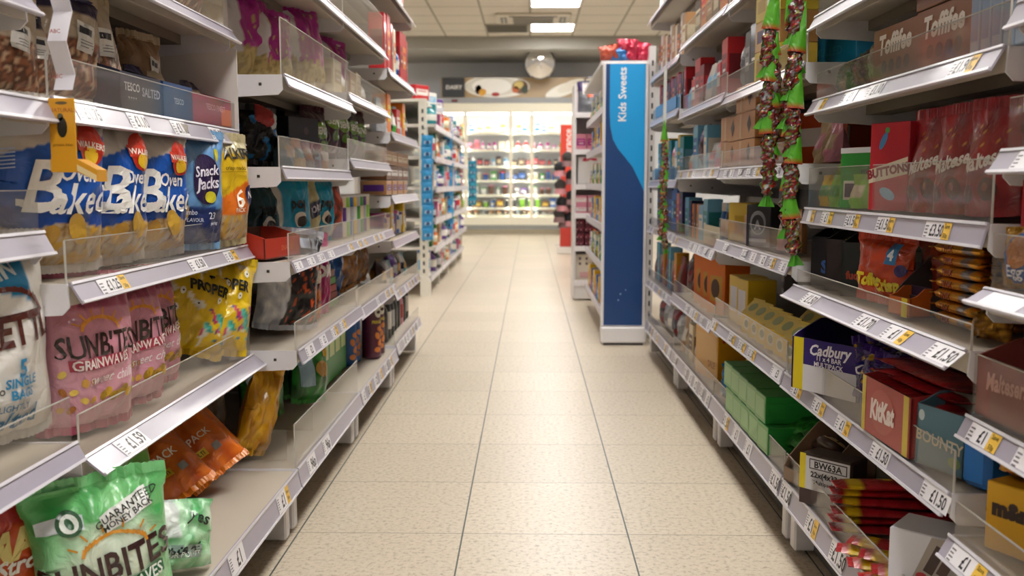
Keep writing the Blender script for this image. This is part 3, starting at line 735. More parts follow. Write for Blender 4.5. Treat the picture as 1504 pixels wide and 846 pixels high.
for i, (px, X, hh, a) in enumerate(((56, .68, .225, 60), (152, .66, .218, 70), (206, .66, .212, 66))):
    packet('crisp_bag', ['blue baked crisp bag with a plain grey-white top, nearest the left border', 'blue baked crisp bag squeezed in the middle of the three blue ones', 'blue baked crisp bag next to the pale blue rice cake bag'][i],
      'crisp bag', 'blue baked crisp bags', -1, px, X, .652, .185 if i != 1 else .15, hh, .085, baked_art, a, -3, [2, -1, 1][i], baked_deco, 'c9c2ba', nu=36, nv=60)
def jack_art(u, v):
    if v < .36-.1*u*u: return C('1c2f66') if v < .33 else C('274a8c')
    r = math.hypot(u*.8, (v-.62)*2.2); t = math.atan2(v-.62, u*.5)
    n_ = noise.noise(Vector((t*9, r*2, 1)))
    return mixc('8ec0ea', '3a78c0', max(0, min(1, .3+.45*r+.4*n_)))
def jack_deco(mb, b):
    w, h = b.w, b.h; f = b.fn(1); f2 = b.fn(2)
    mb.disc(f, w*.06, h*.6, .036, .047, '2a1c4a', 4, 28)
    mb.text(f2, 'Snack', .027, w*.05, h*.68, 'f4f0ff', .12, .02, .2); mb.text(f2, 'a', .018, -w*.06, h*.585, 'f4f0ff', .1, .02, .2); mb.text(f2, 'Jacks', .03, w*.08, h*.57, 'f4f0ff', .12, .02, .2)
    mb.disc(f2, w*.12, h*.44, .014, .011, 'd9d032', 2, 14)
    mb.disc(f, w*.27, h*.83, .007, .013, 'c9c02c', 2, 12, -.4)
    mb.disc(f, -w*.33, h*.34, .016, .03, 'caa76c', 3, 16, .3)
    mb.text(f, 'Jumbo', .014, -w*.2, h*.3, 'dfe6f6'); mb.text(f, 'FLAVOUR', .01, -w*.12, h*.23, 'dfe6f6'); mb.text(f, '23', .018, w*.15, h*.27, 'dfe6f6'); mb.text(f, 'per bag', .009, w*.2, h*.2, 'dfe6f6')
packet('rice_cake_bag', 'pale blue rice cake bag with a dark purple oval, between blue and yellow bags', 'crisp bag', None, -1, 274, .645, .652, .16, .205, .07, jack_art, 62, -2, 2, jack_deco, '7fb2e0', nu=36, nv=44)
def yker_art(u, v):
    if v < .27: return chips(u, v, 6)
    if v < .52+.14*u: return C('e8761c')
    return C('e6be22') if v < .86 else C('cfc49c')
def yker_deco(mb, b):
    w, h = b.w, b.h; f = b.fn(1)
    mb.text(f, 'WALKER', .03, 0, h*.86, '2a2620', 0, .03); mb.text(f, '6', .05, w*.02, h*.42, 'fff6e6', 0, .02, .15); mb.disc(f, w*.3, h*.45, .016, .022, '241f52', 3, 16); mb.text(b.fn(2), 'N', .02, w*.3, h*.45, 'f0ece6', 0, .03)
    mb.text(f, 'PACK', .012, w*.02, h*.31, 'fff6e6'); mb.rect(f, -w*.3, h*.68, w*.35, h*.685, 'b08a18', 6, 1); mb.text(f, 'crispy snacks', .011, 0, h*.72, '5c4a10')
packet('crisp_bag', 'yellow and orange multipack crisp bag printed with a white 6, by the white divider', 'crisp bag', None, -1, 328, .62, .652, .13, .205, .07, yker_art, 66, -2, -1, yker_deco, 'cfc49c', nu=30, nv=40)
# pink grain bags
def pink_art(sd):
    def art(u, v):
        if v > .8: return mixc('c4667e', 'a84e68', .5+noise.noise(Vector((u*4, v*9, sd))))
        t = noise.noise(Vector((u*3, v*6, sd)))*.25
        return mixc('e0a3b4', 'cf7f92', max(0, min(1, (v-.3)*1.4+t)))
    return art
def sunarc(mb, b, cx, cy, r, col):
    f = b.fn(1)
    for k in range(14):
        t = pi*(.08+.84*k/13)
        mb.rect(f, cx+r*cos(t)-.006, cy+r*.5*sin(t)-.0022, cx+r*cos(t)+.006, cy+r*.5*sin(t)+.0022, col, 1, 1, t+pi/2)
    for k in range(6):
        t = pi*(.12+.76*k/5)
        mb.rect(f, cx+r*1.35*cos(t)-.006, cy+r*.75*sin(t)-.0013, cx+r*1.35*cos(t)+.006, cy+r*.75*sin(t)+.0013, col, 1, 1, t)
def pink_deco(mb, b):
    w, h = b.w, b.h; f = b.fn(1); f2 = b.fn(2)
    sunarc(mb, b, 0, h*.67, .032, 'e89a32')
    mb.text(f, 'SUNBITES', .046, 0, h*.565, '33201c', .03, .02, .05, .72)
    mb.rect(f, -w*.33, h*.405, w*.36, h*.48, 'b0324a', 10, 3, .05); mb.text(f2, 'GRAINWAVES', .02, w*.01, h*.443, 'f2e6e2', .05, .02, 0, .85)
    for k in range(9):
        q = noise.random(); mb.disc(f, -w*.38+.008*(k % 4)*1.7, h*(.13+.06*(k//2)), .0065, .0045, ['d6a24a', 'b9722c', 'f0cf60'][k % 3], 2, 10, k*1.3)
    for k in range(7): mb.disc(f, w*(.02+.06*k), h*(.2+.02*math.sin(k*2)), .009, .006, ['a07c22', 'c79a30'][k % 2], 2, 10, .6)
    mb.text(f, 'sweet chilli', .02, w*.1, h*.33, 'f6eeee', .03, .01, .3)
for i, (px, X, w_, hh, a) in enumerate(((110, .655, .165, .212, 62), (178, .655, .14, .205, 64), (210, .68, .13, .203, 62))):
    packet('crisp_bag', ['pink grain snack bag nearest the left border, its creased top folded back', 'pink grain snack bag in the middle of three under the blue bags', 'pink grain snack bag farthest from the viewer, beside the empty shelf'][i],
      'crisp bag', 'pink grain snack bags', -1, px, X, .416, w_, hh, .08, pink_art(i*3.3), a, 1, [1, -2, -3][i], pink_deco, 'b8506c', nu=34, nv=44, wr=1.4)
# yellow splash bags
def yel_art(u, v):
    n_ = noise.noise(Vector((u*4+2, v*7, 8)))
    if .12 < v < .5:
        k = noise.noise(Vector((u*5, v*9, 2)))
        if u > .1+.5*(v-.3) and k > .02: return C(['1f9c8e', '2a2f8c', 'c92f6e', '5fc4b0'][int((u*7+v*9+20)) % 4])
    if n_ > .38: return C('e9e3d0')
    return C('e2bd14')
def yel_deco(mb, b):
    w, h = b.w, b.h; f = b.fn(1)
    mb.text(f, 'PROPER', .03, w*.05, h*.72, '1c1a18', 0, .04, 0, .85)
    for x, y_ in ((-.3, .62), (.2, .6), (-.1, .5), (.3, .86), (-.35, .4)): mb.disc(f, w*x, h*y_, .008, .006, 'f2eedf', 2, 9, x*5); mb.disc(b.fn(2), w*x, h*y_, .002, .002, '2a2a2a', 1, 6)
packet('crisp_bag', 'yellow popcorn chip bag slumped low beside the gap on the shelf', 'crisp bag', 'yellow splash bags', -1, 262, .69, .416, .165, .175, .085, yel_art, 44, 10, 20, yel_deco, 'd8b41a', wr=1.6)
packet('crisp_bag', 'yellow popcorn chip bag with bright paint splashes, next to the black and silver bag', 'crisp bag', 'yellow splash bags', -1, 334, .655, .416, .155, .19, .085, yel_art, 40, 8, 12, yel_deco, 'd8b41a', wr=1.5, y=1.93)
# white kettle bag
def ket_art(u, v):
    if v > .8-.12*(u+.4): return C('1d8fc4') if v < .97 and u < .55 else C('e8e4dc')
    if v < .2: return C('dcd8d0')
    return mixc('eeebe6', 'd8d4cf', .5+.8*noise.noise(Vector((u*3, v*5, 3))))
def ket_deco(mb, b):
    w, h = b.w, b.h; f = b.fn(1); f2 = b.fn(2)
    for k in range(11):
        t = pi*(.15+.6*k/10); mb.rect(f, w*.05+.06*cos(t)-.011, h*.6+.04*sin(t)-.003, w*.05+.06*cos(t)+.011, h*.6+.04*sin(t)+.003, '6d2c20', 1, 1, t+pi/2)
    mb.text(f, 'KETTLE', .055, w*.17, h*.56, '53241c', .08, .04, 0, .72)
    mb.text(f, 'WIN', .03, 0, h*.84, 'eaf4fa', .25, .03); mb.text(f, '5', .032, w*.12, h*.36, '2a8abc', 0, .03); mb.text(f, 'SINGLE', .017, w*.12, h*.29, '2a8abc', 0, .03); mb.text(f, 'BAGS', .017, w*.12, h*.23, '2a8abc', 0, .03)
    mb.text(f, 'LIGHTLY', .012, w*.05, h*.165, '2a6f9c'); mb.text(f, 'Salted', .034, w*.05, h*.095, '2a6f9c', .1, .02, .25)
    mb.rect(f, -w*.4, h*.2, -w*.05, h*.3, 'f4f4f2', 6, 3, .1); mb.text(f2, 'No No No', .016, -w*.22, h*.25, '2b2b2b', .1)
packet('crisp_bag', 'tall white bag with brown arched lettering and a blue top corner, at the left border', 'crisp bag', None, -1, 0, .7, .441, .19, .255, .1, ket_art, 64, 0, -1, ket_deco, 'c8c5c0', nu=36, nv=44, y=1.19)
# nut bags and trays
def nut_art(sd, dark='5a3a24'):
    def art(u, v):
        if v > .8: return C('2c2850') if sd % 2 else C('cdbca0')
        if v > .55: return mixc('d5c5ae', 'b9a488', .5+noise.noise(Vector((u*4, v*5, sd))))
        n_ = noise.noise(Vector((u*7, v*11, sd)))
        return C('a5694a') if n_ > .12 else (C('d9b795') if n_ < -.25 else C('6b4430'))
    return art
def nut_deco(mb, b):
    w, h = b.w, b.h; f = b.fn(1); f2 = b.fn(2)
    mb.rect(f, -w*.02, h*.42, w*.26, h*.72, 'efece6', 4, 5, -.15); mb.rect(f2, w*.02, h*.6, w*.22, h*.67, '30303a', 3, 1, -.15)
    for k in range(3): mb.rect(f2, w*.02, h*(.47+.03*k), w*.2, h*(.477+.03*k), '6d6a70', 2, 1, -.15)
for i, (px, X, w_, hh, sd) in enumerate(((8, .72, .12, .13, 2), (44, .72, .1, .11, 3), (104, .7, .13, .155, 5), (150, .69, .11, .15, 4), (212, .72, .1, .14, 6))):
    if i == 4: art = lambda u, v: mixc('a5835f', '8a6a4a', .5+noise.noise(Vector((u*3, v*4, 2))))
    else: art = nut_art(sd)
    packet('nut_bag', ['clear bag of brown nuts cut by the left border', 'clear bag of dark mixed nuts behind the yellow hanging tag', 'clear nut bag with a navy top and white label, right of the hanging tag', 'cream and clear nut bag leaning over its neighbour', 'small kraft pouch with a white and brown label, beside the pale divider'][i],
      'nut bag', 'nut bags', -1, px, X, .896 if i > 1 else .89, w_, hh, .055, art, 66, 4, [3, -6, 3, -8, 2][i], nut_deco, 'cbb998', nu=24, nv=30)
def tray_txt(*L_):
    def d(mb, f):
        for t, s_, x, y_, c in L_: mb.text(f, t, s_, x, y_, c, 0, .02)
    return d
tray('snack_tray', 'navy carton tray printed TESCO SALTED in front of the kraft pouch', 'tray', 'snack trays', -1, Y(200, .645), .675, .896, .15, .09, .075, .058, '1c1d34', a=88, deco=tray_txt(('TESCO', .018, -.035, .036, 'e9e7ef'), ('* * * *', .012, -.035, .016, 'e9e7ef'), ('SALTED', .02, .035, .032, 'b9bbcf')))
tray('snack_tray', 'blue carton tray of nuts between the navy and the magenta trays', 'tray', 'snack trays', -1, Y(255, .645), .675, .896, .13, .09, .07, .06, '23467a', a=88, deco=tray_txt(('TESCO', .014, 0, .03, 'c9d2e6')))
tray('snack_tray', 'magenta carton tray with an orange corner at the far end of the shelf', 'tray', 'snack trays', -1, 1.895, .675, .896, .24, .09, .07, .055, 'b02c5c', a=88, deco=lambda mb, f: (mb.rect(f, .06, .002, .118, .035, 'e0703a'), mb.text(lambda x, y, o=.0012: f(x, y, o), 'TESCO FINEST', .016, .03, .034, 'e9a8b4', 0, .02)))
for k in range(4):
    packet('nut_bag', 'small clear nut bag standing in the coloured trays, %s from the viewer' % ORD[k], 'nut bag', 'nut bags in trays', -1, 0, .69, .9, .06, .085, .04, nut_art(k+8), 86, 3, k*2-3, None, None, y=[1.57, 1.66, 1.76, 1.93][k]+.02, nu=14, nv=16)
# bottom shelf, near
def gsun_art(u, v):
    c_ = noise.noise(Vector((u*3, v*4, 11)))
    if v > .78: return mixc('86cf88', '3fa452', .5+c_)
    t = max(0, 1-math.hypot(u*.9, (v-.45)*2.1))
    return mixc('5fbe70', 'e4f4e0', min(1, t*1.6+c_*.3))
def gsun_deco(mb, b):
    w, h = b.w, b.h; f = b.fn(1); f2 = b.fn(2)
    sunarc(mb, b, .01, h*.57, .045, 'e09a30')
    mb.text(f, 'SUNBITES', .058, 0, h*.46, '3b1c1c', .12, .022, .05, .74)
    mb.rect(f, -w*.3, h*.26, w*.42, h*.345, '1c6b44', 12, 3, .1); mb.text(f2, 'GRAINWAVES', .023, w*.07, h*.303, 'eef6ee', .1, .02, .1, .85)
    mb.rect(f, -.004, h*.74, w*.36, h*.87, 'eef0ee', 8, 4, .35); mb.text(f2, 'GUARANTEED', .0145, w*.17, h*.83, '28302a', .35); mb.text(f2, 'MONEY BACK', .012, w*.18, h*.775, '28302a', .35)
    mb.rect(f, -w*.46, h*.76, -w*.14, h*.85, 'd9e2ea', 5, 3, -.05); mb.disc(f2, -w*.24, h*.8, .017, .017, '2f5c3c', 3, 20); mb.disc(b.fn(3), -w*.24, h*.8, .012, .012, 'e9efe9', 2, 16); mb.disc(b.fn(4), -w*.24, h*.8, .005, .008, '2f5c3c', 2, 10, .5)
    for k in range(10): mb.disc(f, w*(.1+.04*(k % 5)), h*(.08+.04*(k//5)), .01, .007, 'd0a040', 2, 9, k)
packet('crisp_bag', 'large mint green grain crisp bag with brown lettering and an orange sun, bottom left', 'crisp bag', None, -1, 118, .58, .158, .185, .203, .09, gsun_art, 36, 0, -5, gsun_deco, '7fcf8a', nu=44, nv=52, wr=1.3, y=1.262)
def gtaste_art(u, v):
    n_ = noise.noise(Vector((u*3+5, v*4, 3)))
    if abs(u+.12) < .2 and v > .45: return C('dfe6e2')
    return mixc('58b56a', 'bfe6c2', .5+n_*1.3)
def gtaste_deco(mb, b):
    f = b.fn(1); w, h = b.w, b.h
    mb.rect(f, -w*.4, h*.18, w*.3, h*.36, '8fa29a', 8, 3, -.05); mb.text(b.fn(2), 'A Taste of', .022, -w*.06, h*.3, '1f2c24', 0, .03, .2); mb.text(b.fn(2), 'ON YOUR POINTS', .011, -w*.03, h*.22, 'e6efe8', 0, .02)
    mb.text(f, 'yes', .028, w*.28, h*.74, '2c3c30', -.3, .02, .2)
packet('crisp_bag', 'crumpled mint green bag back side, lying against the large green bag', 'crisp bag', None, -1, 240, .575, .158, .15, .11, .085, gtaste_art, 40, 16, 8, gtaste_deco, None, nu=34, nv=36, wr=2.2, y=1.45)
packet('crisp_bag', 'small clear green bag tucked behind the large mint green bag', 'crisp bag', None, -1, 200, .72, .158, .1, .17, .05, lambda u, v: chips(u, v, 3) if v < .6 else C('6fa84a'), 70, 4, 3, None, '6fa84a', y=1.66)
def or_art(u, v):
    if v < .22 and noise.noise(Vector((u*3, v*6, 4))) > 0: return C('c4401c')
    if v > .74: return C('b52a20')
    return mixc('e0641c', 'c23c1a', .5+noise.noise(Vector((u*4, v*5, 2))))
def or_deco(mb, b):
    f = b.fn(1); w, h = b.w, b.h
    mb.text(f, 'MAX', .05, .01, h*.62, 'f0dc8a', .35, .05, .2); mb.text(f, 'Strong', .032, .02, h*.5, 'f4f0ea', .35, .03, .3)
    mb.disc(f, w*.3, h*.2, .018, .016, 'f0c060', 2, 14); mb.text(b.fn(2), '20p', .014, w*.3, h*.2, '3a1a10')
packet('crisp_bag', 'orange and red bag with cream slanted lettering in the bottom left corner', 'crisp bag', None, -1, 0, .715, .158, .16, .205, .08, or_art, 46, 6, 10, or_deco, 'c23c1a', y=1.2)
def nik_art(u, v):
    if v > .72: return mixc('e2b024', '241c1a', 1 if noise.noise(Vector((u*5, v*9, 7))) > .05 else 0)
    return mixc('e2741c', 'c85610', .5+noise.noise(Vector((u*3, v*4, 9))))
def nik_deco(mb, b):
    f = b.fn(1); f2 = b.fn(2); w, h = b.w, b.h
    mb.disc(f, 0, h*.78, w*.36, h*.13, 'e6b428', 4, 22)
    mb.text(f2, 'NIK', .036, -w*.02, h*.82, '1b1716', 0, .06, .1); mb.text(f2, 'NAKS', .036, 0, h*.73, '1b1716', 0, .06, .1)
    mb.text(f, '6 PACK', .022, 0, h*.4, 'f4ead8', 0, .02); mb.rect(f, -w*.3, h*.18, w*.02, h*.27, 'e8c234', 4, 2); mb.text(f2, 'MULTI', .012, -w*.14, h*.225, '201c14'); mb.rect(f, w*.12, h*.16, w*.24, h*.24, '8d8a86', 2, 2)
for i, (yy, X, a, tl, rl) in enumerate(((1.75, .655, 46, 46, -26), (1.88, .63, 44, 46, -30), (1.985, .68, 46, 40, -28))):
    packet('crisp_bag', ['orange snack multipack with a yellow and black crest, lying nearest the green bags', 'orange snack multipack lying in the middle, half over its neighbour', 'orange snack multipack mostly hidden at the far end of the heap'][i], 'crisp bag', 'orange snack multipacks', -1, 0, X, .158, .14, .185, .075, nik_art, a, tl, rl, nik_deco, 'd87a1c', nu=30, nv=38, wr=1.3, y=yy)
def gold_art(c1, c2, sd):
    return lambda u, v: mixc(c1, c2, max(0, min(1, .5+noise.noise(Vector((u*3, v*5, sd)))*1.2)))
packet('crisp_bag', 'golden twisted-top snack bag standing on the lowest shelf', 'crisp bag', None, -1, 372, .635, .158, .1, .185, .06, gold_art('d9a51c', 'b47812', 3), 60, -6, 16, None, 'd9a51c', wr=2.2, y=2.1)
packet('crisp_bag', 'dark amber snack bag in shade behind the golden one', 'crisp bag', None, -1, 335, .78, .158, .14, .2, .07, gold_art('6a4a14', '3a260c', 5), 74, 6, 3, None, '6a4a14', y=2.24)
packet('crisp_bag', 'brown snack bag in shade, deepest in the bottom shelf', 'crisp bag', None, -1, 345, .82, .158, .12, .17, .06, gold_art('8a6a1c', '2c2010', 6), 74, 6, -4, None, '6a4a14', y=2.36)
def green_deco(mb, b):
    f = b.fn(1); w, h = b.w, b.h
    mb.rect(f, -w*.45, h*.2, -w*.15, h*.75, '9fc4dc', 4, 6, .1); mb.disc(f, w*.1, h*.45, w*.22, h*.12, 'c99a3c', 3, 16); mb.disc(f, w*.2, h*.7, w*.1, h*.08, 'e4c23a', 2, 12)
for i, (yy, X, h_, l_) in enumerate(((2.42, .69, .21, 'green crisp bag behind the golden snack bag'), (2.62, .62, .19, 'green crisp bag with pale blue stripe, just right of the small inner divider'), (2.75, .68, .2, 'green crisp bag leaning behind the lowest clear guard'))):
    packet('crisp_bag', l_, 'crisp bag', 'green crisp bags', -1, 0, X, .158, .16, h_, .07, gold_art('2f9a34', '17641f', i), 66, 3, (-4, 6, -3)[i], green_deco, '3aa83c', y=yy)
for i in range(4):
    carton('snack_box', 'tall green snack box on the lowest shelf, %s of four' % ORD[i], 'box', 'tall green snack boxes', -1, 2.88+.09*i, .66, .158, .082, .07, .245, '1f7a2c' if i % 2 else '2c8a34', {'f': '2f9a3c'}, 88, lambda mb, f, g, t: (mb.rect(f, -.03, .08, .03, .15, 'cfe29a'), mb.rect(f, -.035, .19, .035, .22, '145a20')))
for i, c in enumerate(('16549a', '16549a', '5a1c38', '5a1c38')):
    o = MB(); o.mat = 'card'; o.lathe([(.034, 0), (.034, .02), (.034, .13), (.034, .2), (.0355, .2), (.0355, .212)], 20, c, cf=lambda j: 'cfcbc6' if j >= 3 else c)
    f = lambda x, z: (.0348*sin(x/.034), -.0348*cos(x/.034), z)
    if i > 1: o.disc(f, 0, .165, .017, .02, 'f0ece0', 3, 16); o.disc(lambda x, z: (.0354*sin(x/.034), -.0354*cos(x/.034), z), 0, .165, .01, .006, '3a2410', 2, 12); o.text(f, 'PRINGLES', .016, 0, .13, 'e8d040', 0, .03, 0, .8)
    for k in range(4): o.disc(f, .012*(k % 2)-.006, .03+.025*k, .014, .01, 'd07a30', 2, 10, k)
    ob = o.build('crisp_tube'); put(ob, o, -1, [3.235, 3.31, 3.39, 3.475][i], .63 if i < 2 else .57, .158, 60)
    tag(ob, ['blue crisp tube nearest the green boxes', 'blue crisp tube beside the purple one', 'maroon crisp tube with a cream face oval, standing at the shelf front', 'second maroon crisp tube just behind the first'][i], 'tube', 'crisp tubes')
# eye height: black packs
def blk_art(acc, sd):
    return lambda u, v: C(acc) if noise.noise(Vector((u*3, v*4, sd))) > .32 else mixc('15151a', '3a3d46', max(0, noise.noise(Vector((u*5, v*7, sd+2)))))
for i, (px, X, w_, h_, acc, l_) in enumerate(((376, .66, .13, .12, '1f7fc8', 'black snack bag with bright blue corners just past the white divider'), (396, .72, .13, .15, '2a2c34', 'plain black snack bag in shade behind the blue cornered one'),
   (470, .66, .14, .165, '34363e', 'tall shiny black crisp bag peaking above its clear guard'), (492, .7, .13, .15, '5c5246', 'black and grey crisp bag beside the maroon bags'))):
    packet('crisp_bag', l_, 'crisp bag', 'black snack bags', -1, px, X, .82, w_, h_, .07, blk_art(acc, i), 60, 0, 4-3*i, None, '222228', mat='crinkle', wr=2.2)
packet('snack_bag', 'small red and silver wrapped snack on top of the black and blue bag', 'snack bag', None, -1, 392, .63, .905, .07, .05, .04, lambda u, v: C('b3262a') if u < .3 else C('d8d8dc'), 60, 20, 20, None, None, mat='crinkle', nu=14, nv=14)
carton('snack_box', 'matt black carton with small grey lettering, between the black bags', 'box', None, -1, Y(430, .64), .64, .82, .15, .08, .135, '17171b', {'f': '1d1d22'}, 72, lambda mb, f, g, t: (mb.text(f, 'DARK', .03, .01, .06, '9d99a0', 0, .03), mb.disc(f, .01, .1, .012, .01, '4c3a3c', 2, 14)))
for i in range(5):
    gen(-1, 2.34+.1*i, .6, .82, ('pouch', .085, .075, .045, ['6f8da0', 'beige', 'grey', '6a5a80', 'tan'][i], ['beige', 'teal', 'tan', 'light_blue', 'white'][i]), '%s pouch low behind the clear guard at eye height, %s of the row' % (['pale blue', 'beige', 'grey', 'purple', 'tan'][i], ORD[i]), 'low pouches at eye height', 84)
def sens_deco(mb, b):
    f = b.fn(1); w, h = b.w, b.h
    mb.disc(f, 0, h*.62, w*.3, h*.16, '6f9a24', 3, 18); mb.text(b.fn(2), 'SENS', .028, 0, h*.62, 'f0f0e4', 0, .04); mb.disc(f, w*.1, h*.35, w*.2, h*.1, '5a8a24', 3, 14)
for i in range(5):
    packet('crisp_bag', 'maroon crisp bag with a lime green emblem, %s of five from the viewer' % ORD[i], 'crisp bag', 'maroon and lime crisp bags', -1, 0, .62, .857 if i else .821, .14, .155, .06, gold_art('4c1226', '2a0a18', i), 74, 0, 2*(i % 2), sens_deco, '4c1226', y=2.74+.165*i, nu=18, nv=22)
# top: magenta popcorn
def mag_art(sd):
    def art(u, v):
        n_ = noise.noise(Vector((u*4, v*6, sd)))
        if v < .34+.14*n_: return C('c9b47a') if noise.noise(Vector((u*9, v*15, sd))) > -.1 else C('a5905c')
        if u < -.62+.3*v: return C('e2dde2')
        if noise.noise(Vector((u*7, v*12, sd+3))) > .42: return C('cdb86a')
        return C('b01a8e')
    return art
for i, (px, X, w_, h_, a, rl) in enumerate(((372, .7, .19, .235, 62, -6), (400, .66, .15, .18, 60, 4), (452, .62, .16, .225, 56, -5), (487, .64, .17, .2, 64, 5))):
    packet('popcorn_bag', ['magenta popcorn bag leaning right behind the shelf divider', 'magenta and silver popcorn bag in shade behind the clear guard', 'magenta popcorn bag with its white flap pointing up above the guard', 'magenta popcorn bag lower and farther along the same shelf'][i], 'popcorn bag', 'magenta popcorn bags', -1, px, X, 1.014, w_, h_, .08, mag_art(i*2.1), a, 3, rl, None, 'c23aa2', wr=1.6)
packet('popcorn_bag', 'cream popcorn bag with teal lettering peeping past the divider', 'popcorn bag', None, -1, 0, .74, 1.014, .16, .16, .07, lambda u, v: C('cdb98a') if v > .7 else C('e6e0d4'), 60, 0, 0, lambda mb, b: mb.text(b.fn(1), 'yes', .1, 0, b.h*.45, '158f98', 0, .04, .2), 'd8ccb0', y=2.15)
packet('popcorn_bag', 'clear kraft bag on the uppermost near left shelf, behind a bright reflection', 'popcorn bag', None, -1, 0, .7, 1.102, .16, .2, .08, nut_art(4), 66, 0, 0, nut_deco, 'cbb998', y=1.9)
for k in range(3):
    packet('popcorn_bag', 'clear bag standing high on the uppermost near left shelf, %s of the row' % ORD[k], 'popcorn bag', 'bags on the uppermost near left shelf', -1, 0, .72, 1.102, .15, .19, .07, nut_art(k+2), 76, 0, 0, None, None, y=1.36+.17*k, nu=14, nv=18)
# turquoise popped crisps shelf
def pop_art(sd):
    return lambda u, v: C('e4e0d4') if u < -.62 else (C('17a0c8') if v > .2 else mixc('17a0c8', 'd8d2c2', .6+noise.noise(Vector((u*4, v*9, sd)))))
def pop_deco(mb, b):
    f = b.fn(1); f2 = b.fn(2); w, h = b.w, b.h
    mb.text(f, 'pop', .042, w*.08, h*.6, '20242a', 0, .04); mb.disc(f, w*.08, h*.34, .022, .02, 'efe8dc', 3, 16); mb.disc(f2, w*.12, h*.31, .018, .014, '2c2220', 3, 14)
def pop_art_shaded(sd):  # turquoise bag print darkened to stand for the shade it sits in
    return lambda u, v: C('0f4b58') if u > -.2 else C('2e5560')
for i, (px, X, w_, h_, a) in enumerate(((372, .74, .13, .15, 50), (394, .68, .13, .15, 50), (424, .62, .15, .17, 56), (462, .61, .14, .165, 60))):
    packet('crisp_bag', ['dark turquoise bag in shade behind the red tray, on the left', 'dark turquoise bag in shade behind the red tray, on the right', 'bright turquoise popped crisp bag beside the red tray', 'bright turquoise popped crisp bag with a cream side, next to the cream bag'][i], 'crisp bag', 'turquoise popped crisp bags', -1, px, X, .616, w_, h_, .07, pop_art(i) if i > 1 else pop_art_shaded(i), a, 0, [0, 2, -3, 2][i], pop_deco, '1a8fb0', wr=1.4, y=None if i > 1 else 2.42-.05*i)
def cream_deco(mb, b):
    f = b.fn(1); w, h = b.w, b.h
    mb.rect(f, -w*.1, h*.4, w*.42, h*.66, '23284e', 6, 4, .25); mb.text(b.fn(2), 'PORK', .026, w*.16, h*.53, 'e8e6f0', .25, .04)
for i in range(3):
    packet('crisp_bag', ['rounded cream bag with a navy diamond label', 'cream bag half hidden beyond the navy labelled one', 'orange and black bag at the far edge of the popped crisps'][i], 'crisp bag', 'cream and orange bags', -1, 0, .62, .616, .13, .16, .08, gold_art('ddd6a2', 'c4b984', i) if i < 2 else gold_art('d4481c', '2a1a18', 2), 66, 0, 0, cream_deco if i == 0 else None, 'ddd6a2', y=2.58+.16*i)
tray('snack_tray', 'empty red-orange carton tray on the shelf beside the turquoise bags', 'tray', None, -1, 2.13, .6, .616, .17, .1, .065, .045, 'c23a26', inner='5c4238', a=78, deco=tray_txt(('SNACKS', .016, .02, .022, 'e07a5c')))
for k in range(9):
    gen(-1, 2.93+.062*k, .6, .614, ('tube', .05, .13, .05, ['purple', 'cream', 'lime', 'blue', 'yellow', 'silver', 'green', 'purple', 'cream'][k], ['white', 'purple', 'white', 'silver', 'white', 'green', 'cream', 'silver', 'lime'][k]), 'slim upright striped snack tube, %s from the near end of its row' % ORD[k], 'striped tubes', 80)
for k in range(7):
    gen(-1, 2.93+.08*k, .7, .74, ('box', .075, .05, .06, 'yellow', 'gold'), 'small yellow box on top behind the striped tubes, %s from the near end' % ORD[k], 'yellow boxes behind the striped tubes', 90) if 0 else None
# shelf E: black silver bag etc.
def sil_art(u, v):
    if u < -.15+.35*(v-.5): return mixc('f2f3f8', 'b4bacb', .4+noise.noise(Vector((u*6, v*12, 1)))*1.1)
    n_ = abs(noise.noise(Vector((u*3, v*4, 4))))
    if n_ < .035 and v < .75: return C('d8541c')
    return C('17161a')
packet('crisp_bag', 'tall black crisp bag with a crumpled silver edge and orange lightning', 'crisp bag', None, -1, 408, .59, .423, .17, .225, .085, sil_art, 42, 2, 6, lambda mb, b: mb.rect(b.fn(1), b.w*.1, b.h*.84, b.w*.42, b.h*.95, 'a9b8cc', 5, 3), 'c8ccd8', nu=34, nv=44, wr=2, y=2.27)
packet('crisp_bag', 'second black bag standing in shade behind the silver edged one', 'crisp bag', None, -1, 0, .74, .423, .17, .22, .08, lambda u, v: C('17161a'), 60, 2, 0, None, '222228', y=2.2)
def star_deco(t, c):
    return lambda mb, b: (mb.text(b.fn(1), t, .045, 0, b.h*.55, c, 0, .05),)
packet('crisp_bag', 'orange striped bag with white letters STAR beside the pink bag', 'crisp bag', None, -1, 0, .585, .423, .13, .19, .06, lambda u, v: C('d8761c') if noise.noise(Vector((u*2, v*8, 2))) > -.05 else C('6a2412'), 62, 0, 0, star_deco('STAR', 'f2e6d8'), 'a8481c', y=2.44)
packet('crisp_bag', 'hot pink crisp bag with white letters PO', 'crisp bag', None, -1, 0, .585, .423, .13, .2, .06, gold_art('c4207a', '8e1058', 2), 64, 0, 0, star_deco('POM', 'f6eef2'), 'c4207a', y=2.56)
for k in range(5):
    carton('snack_box', 'flat %s packet in the small stack beyond the pink bag, %s from the bottom' % (['green', 'dark red', 'red', 'green', 'dark red'][k], ORD[k].replace('nearest', 'first') if k != 1 else 'second'), 'packet', 'flat packet stack', -1, 2.73, .63, .4225+.0215*k, .17, .1, .02, ['3f8a34', '8c2420', 'b02c24', '4a9a3c', '7a1c1c'][k], None, 82+2*k, None, flap=False)
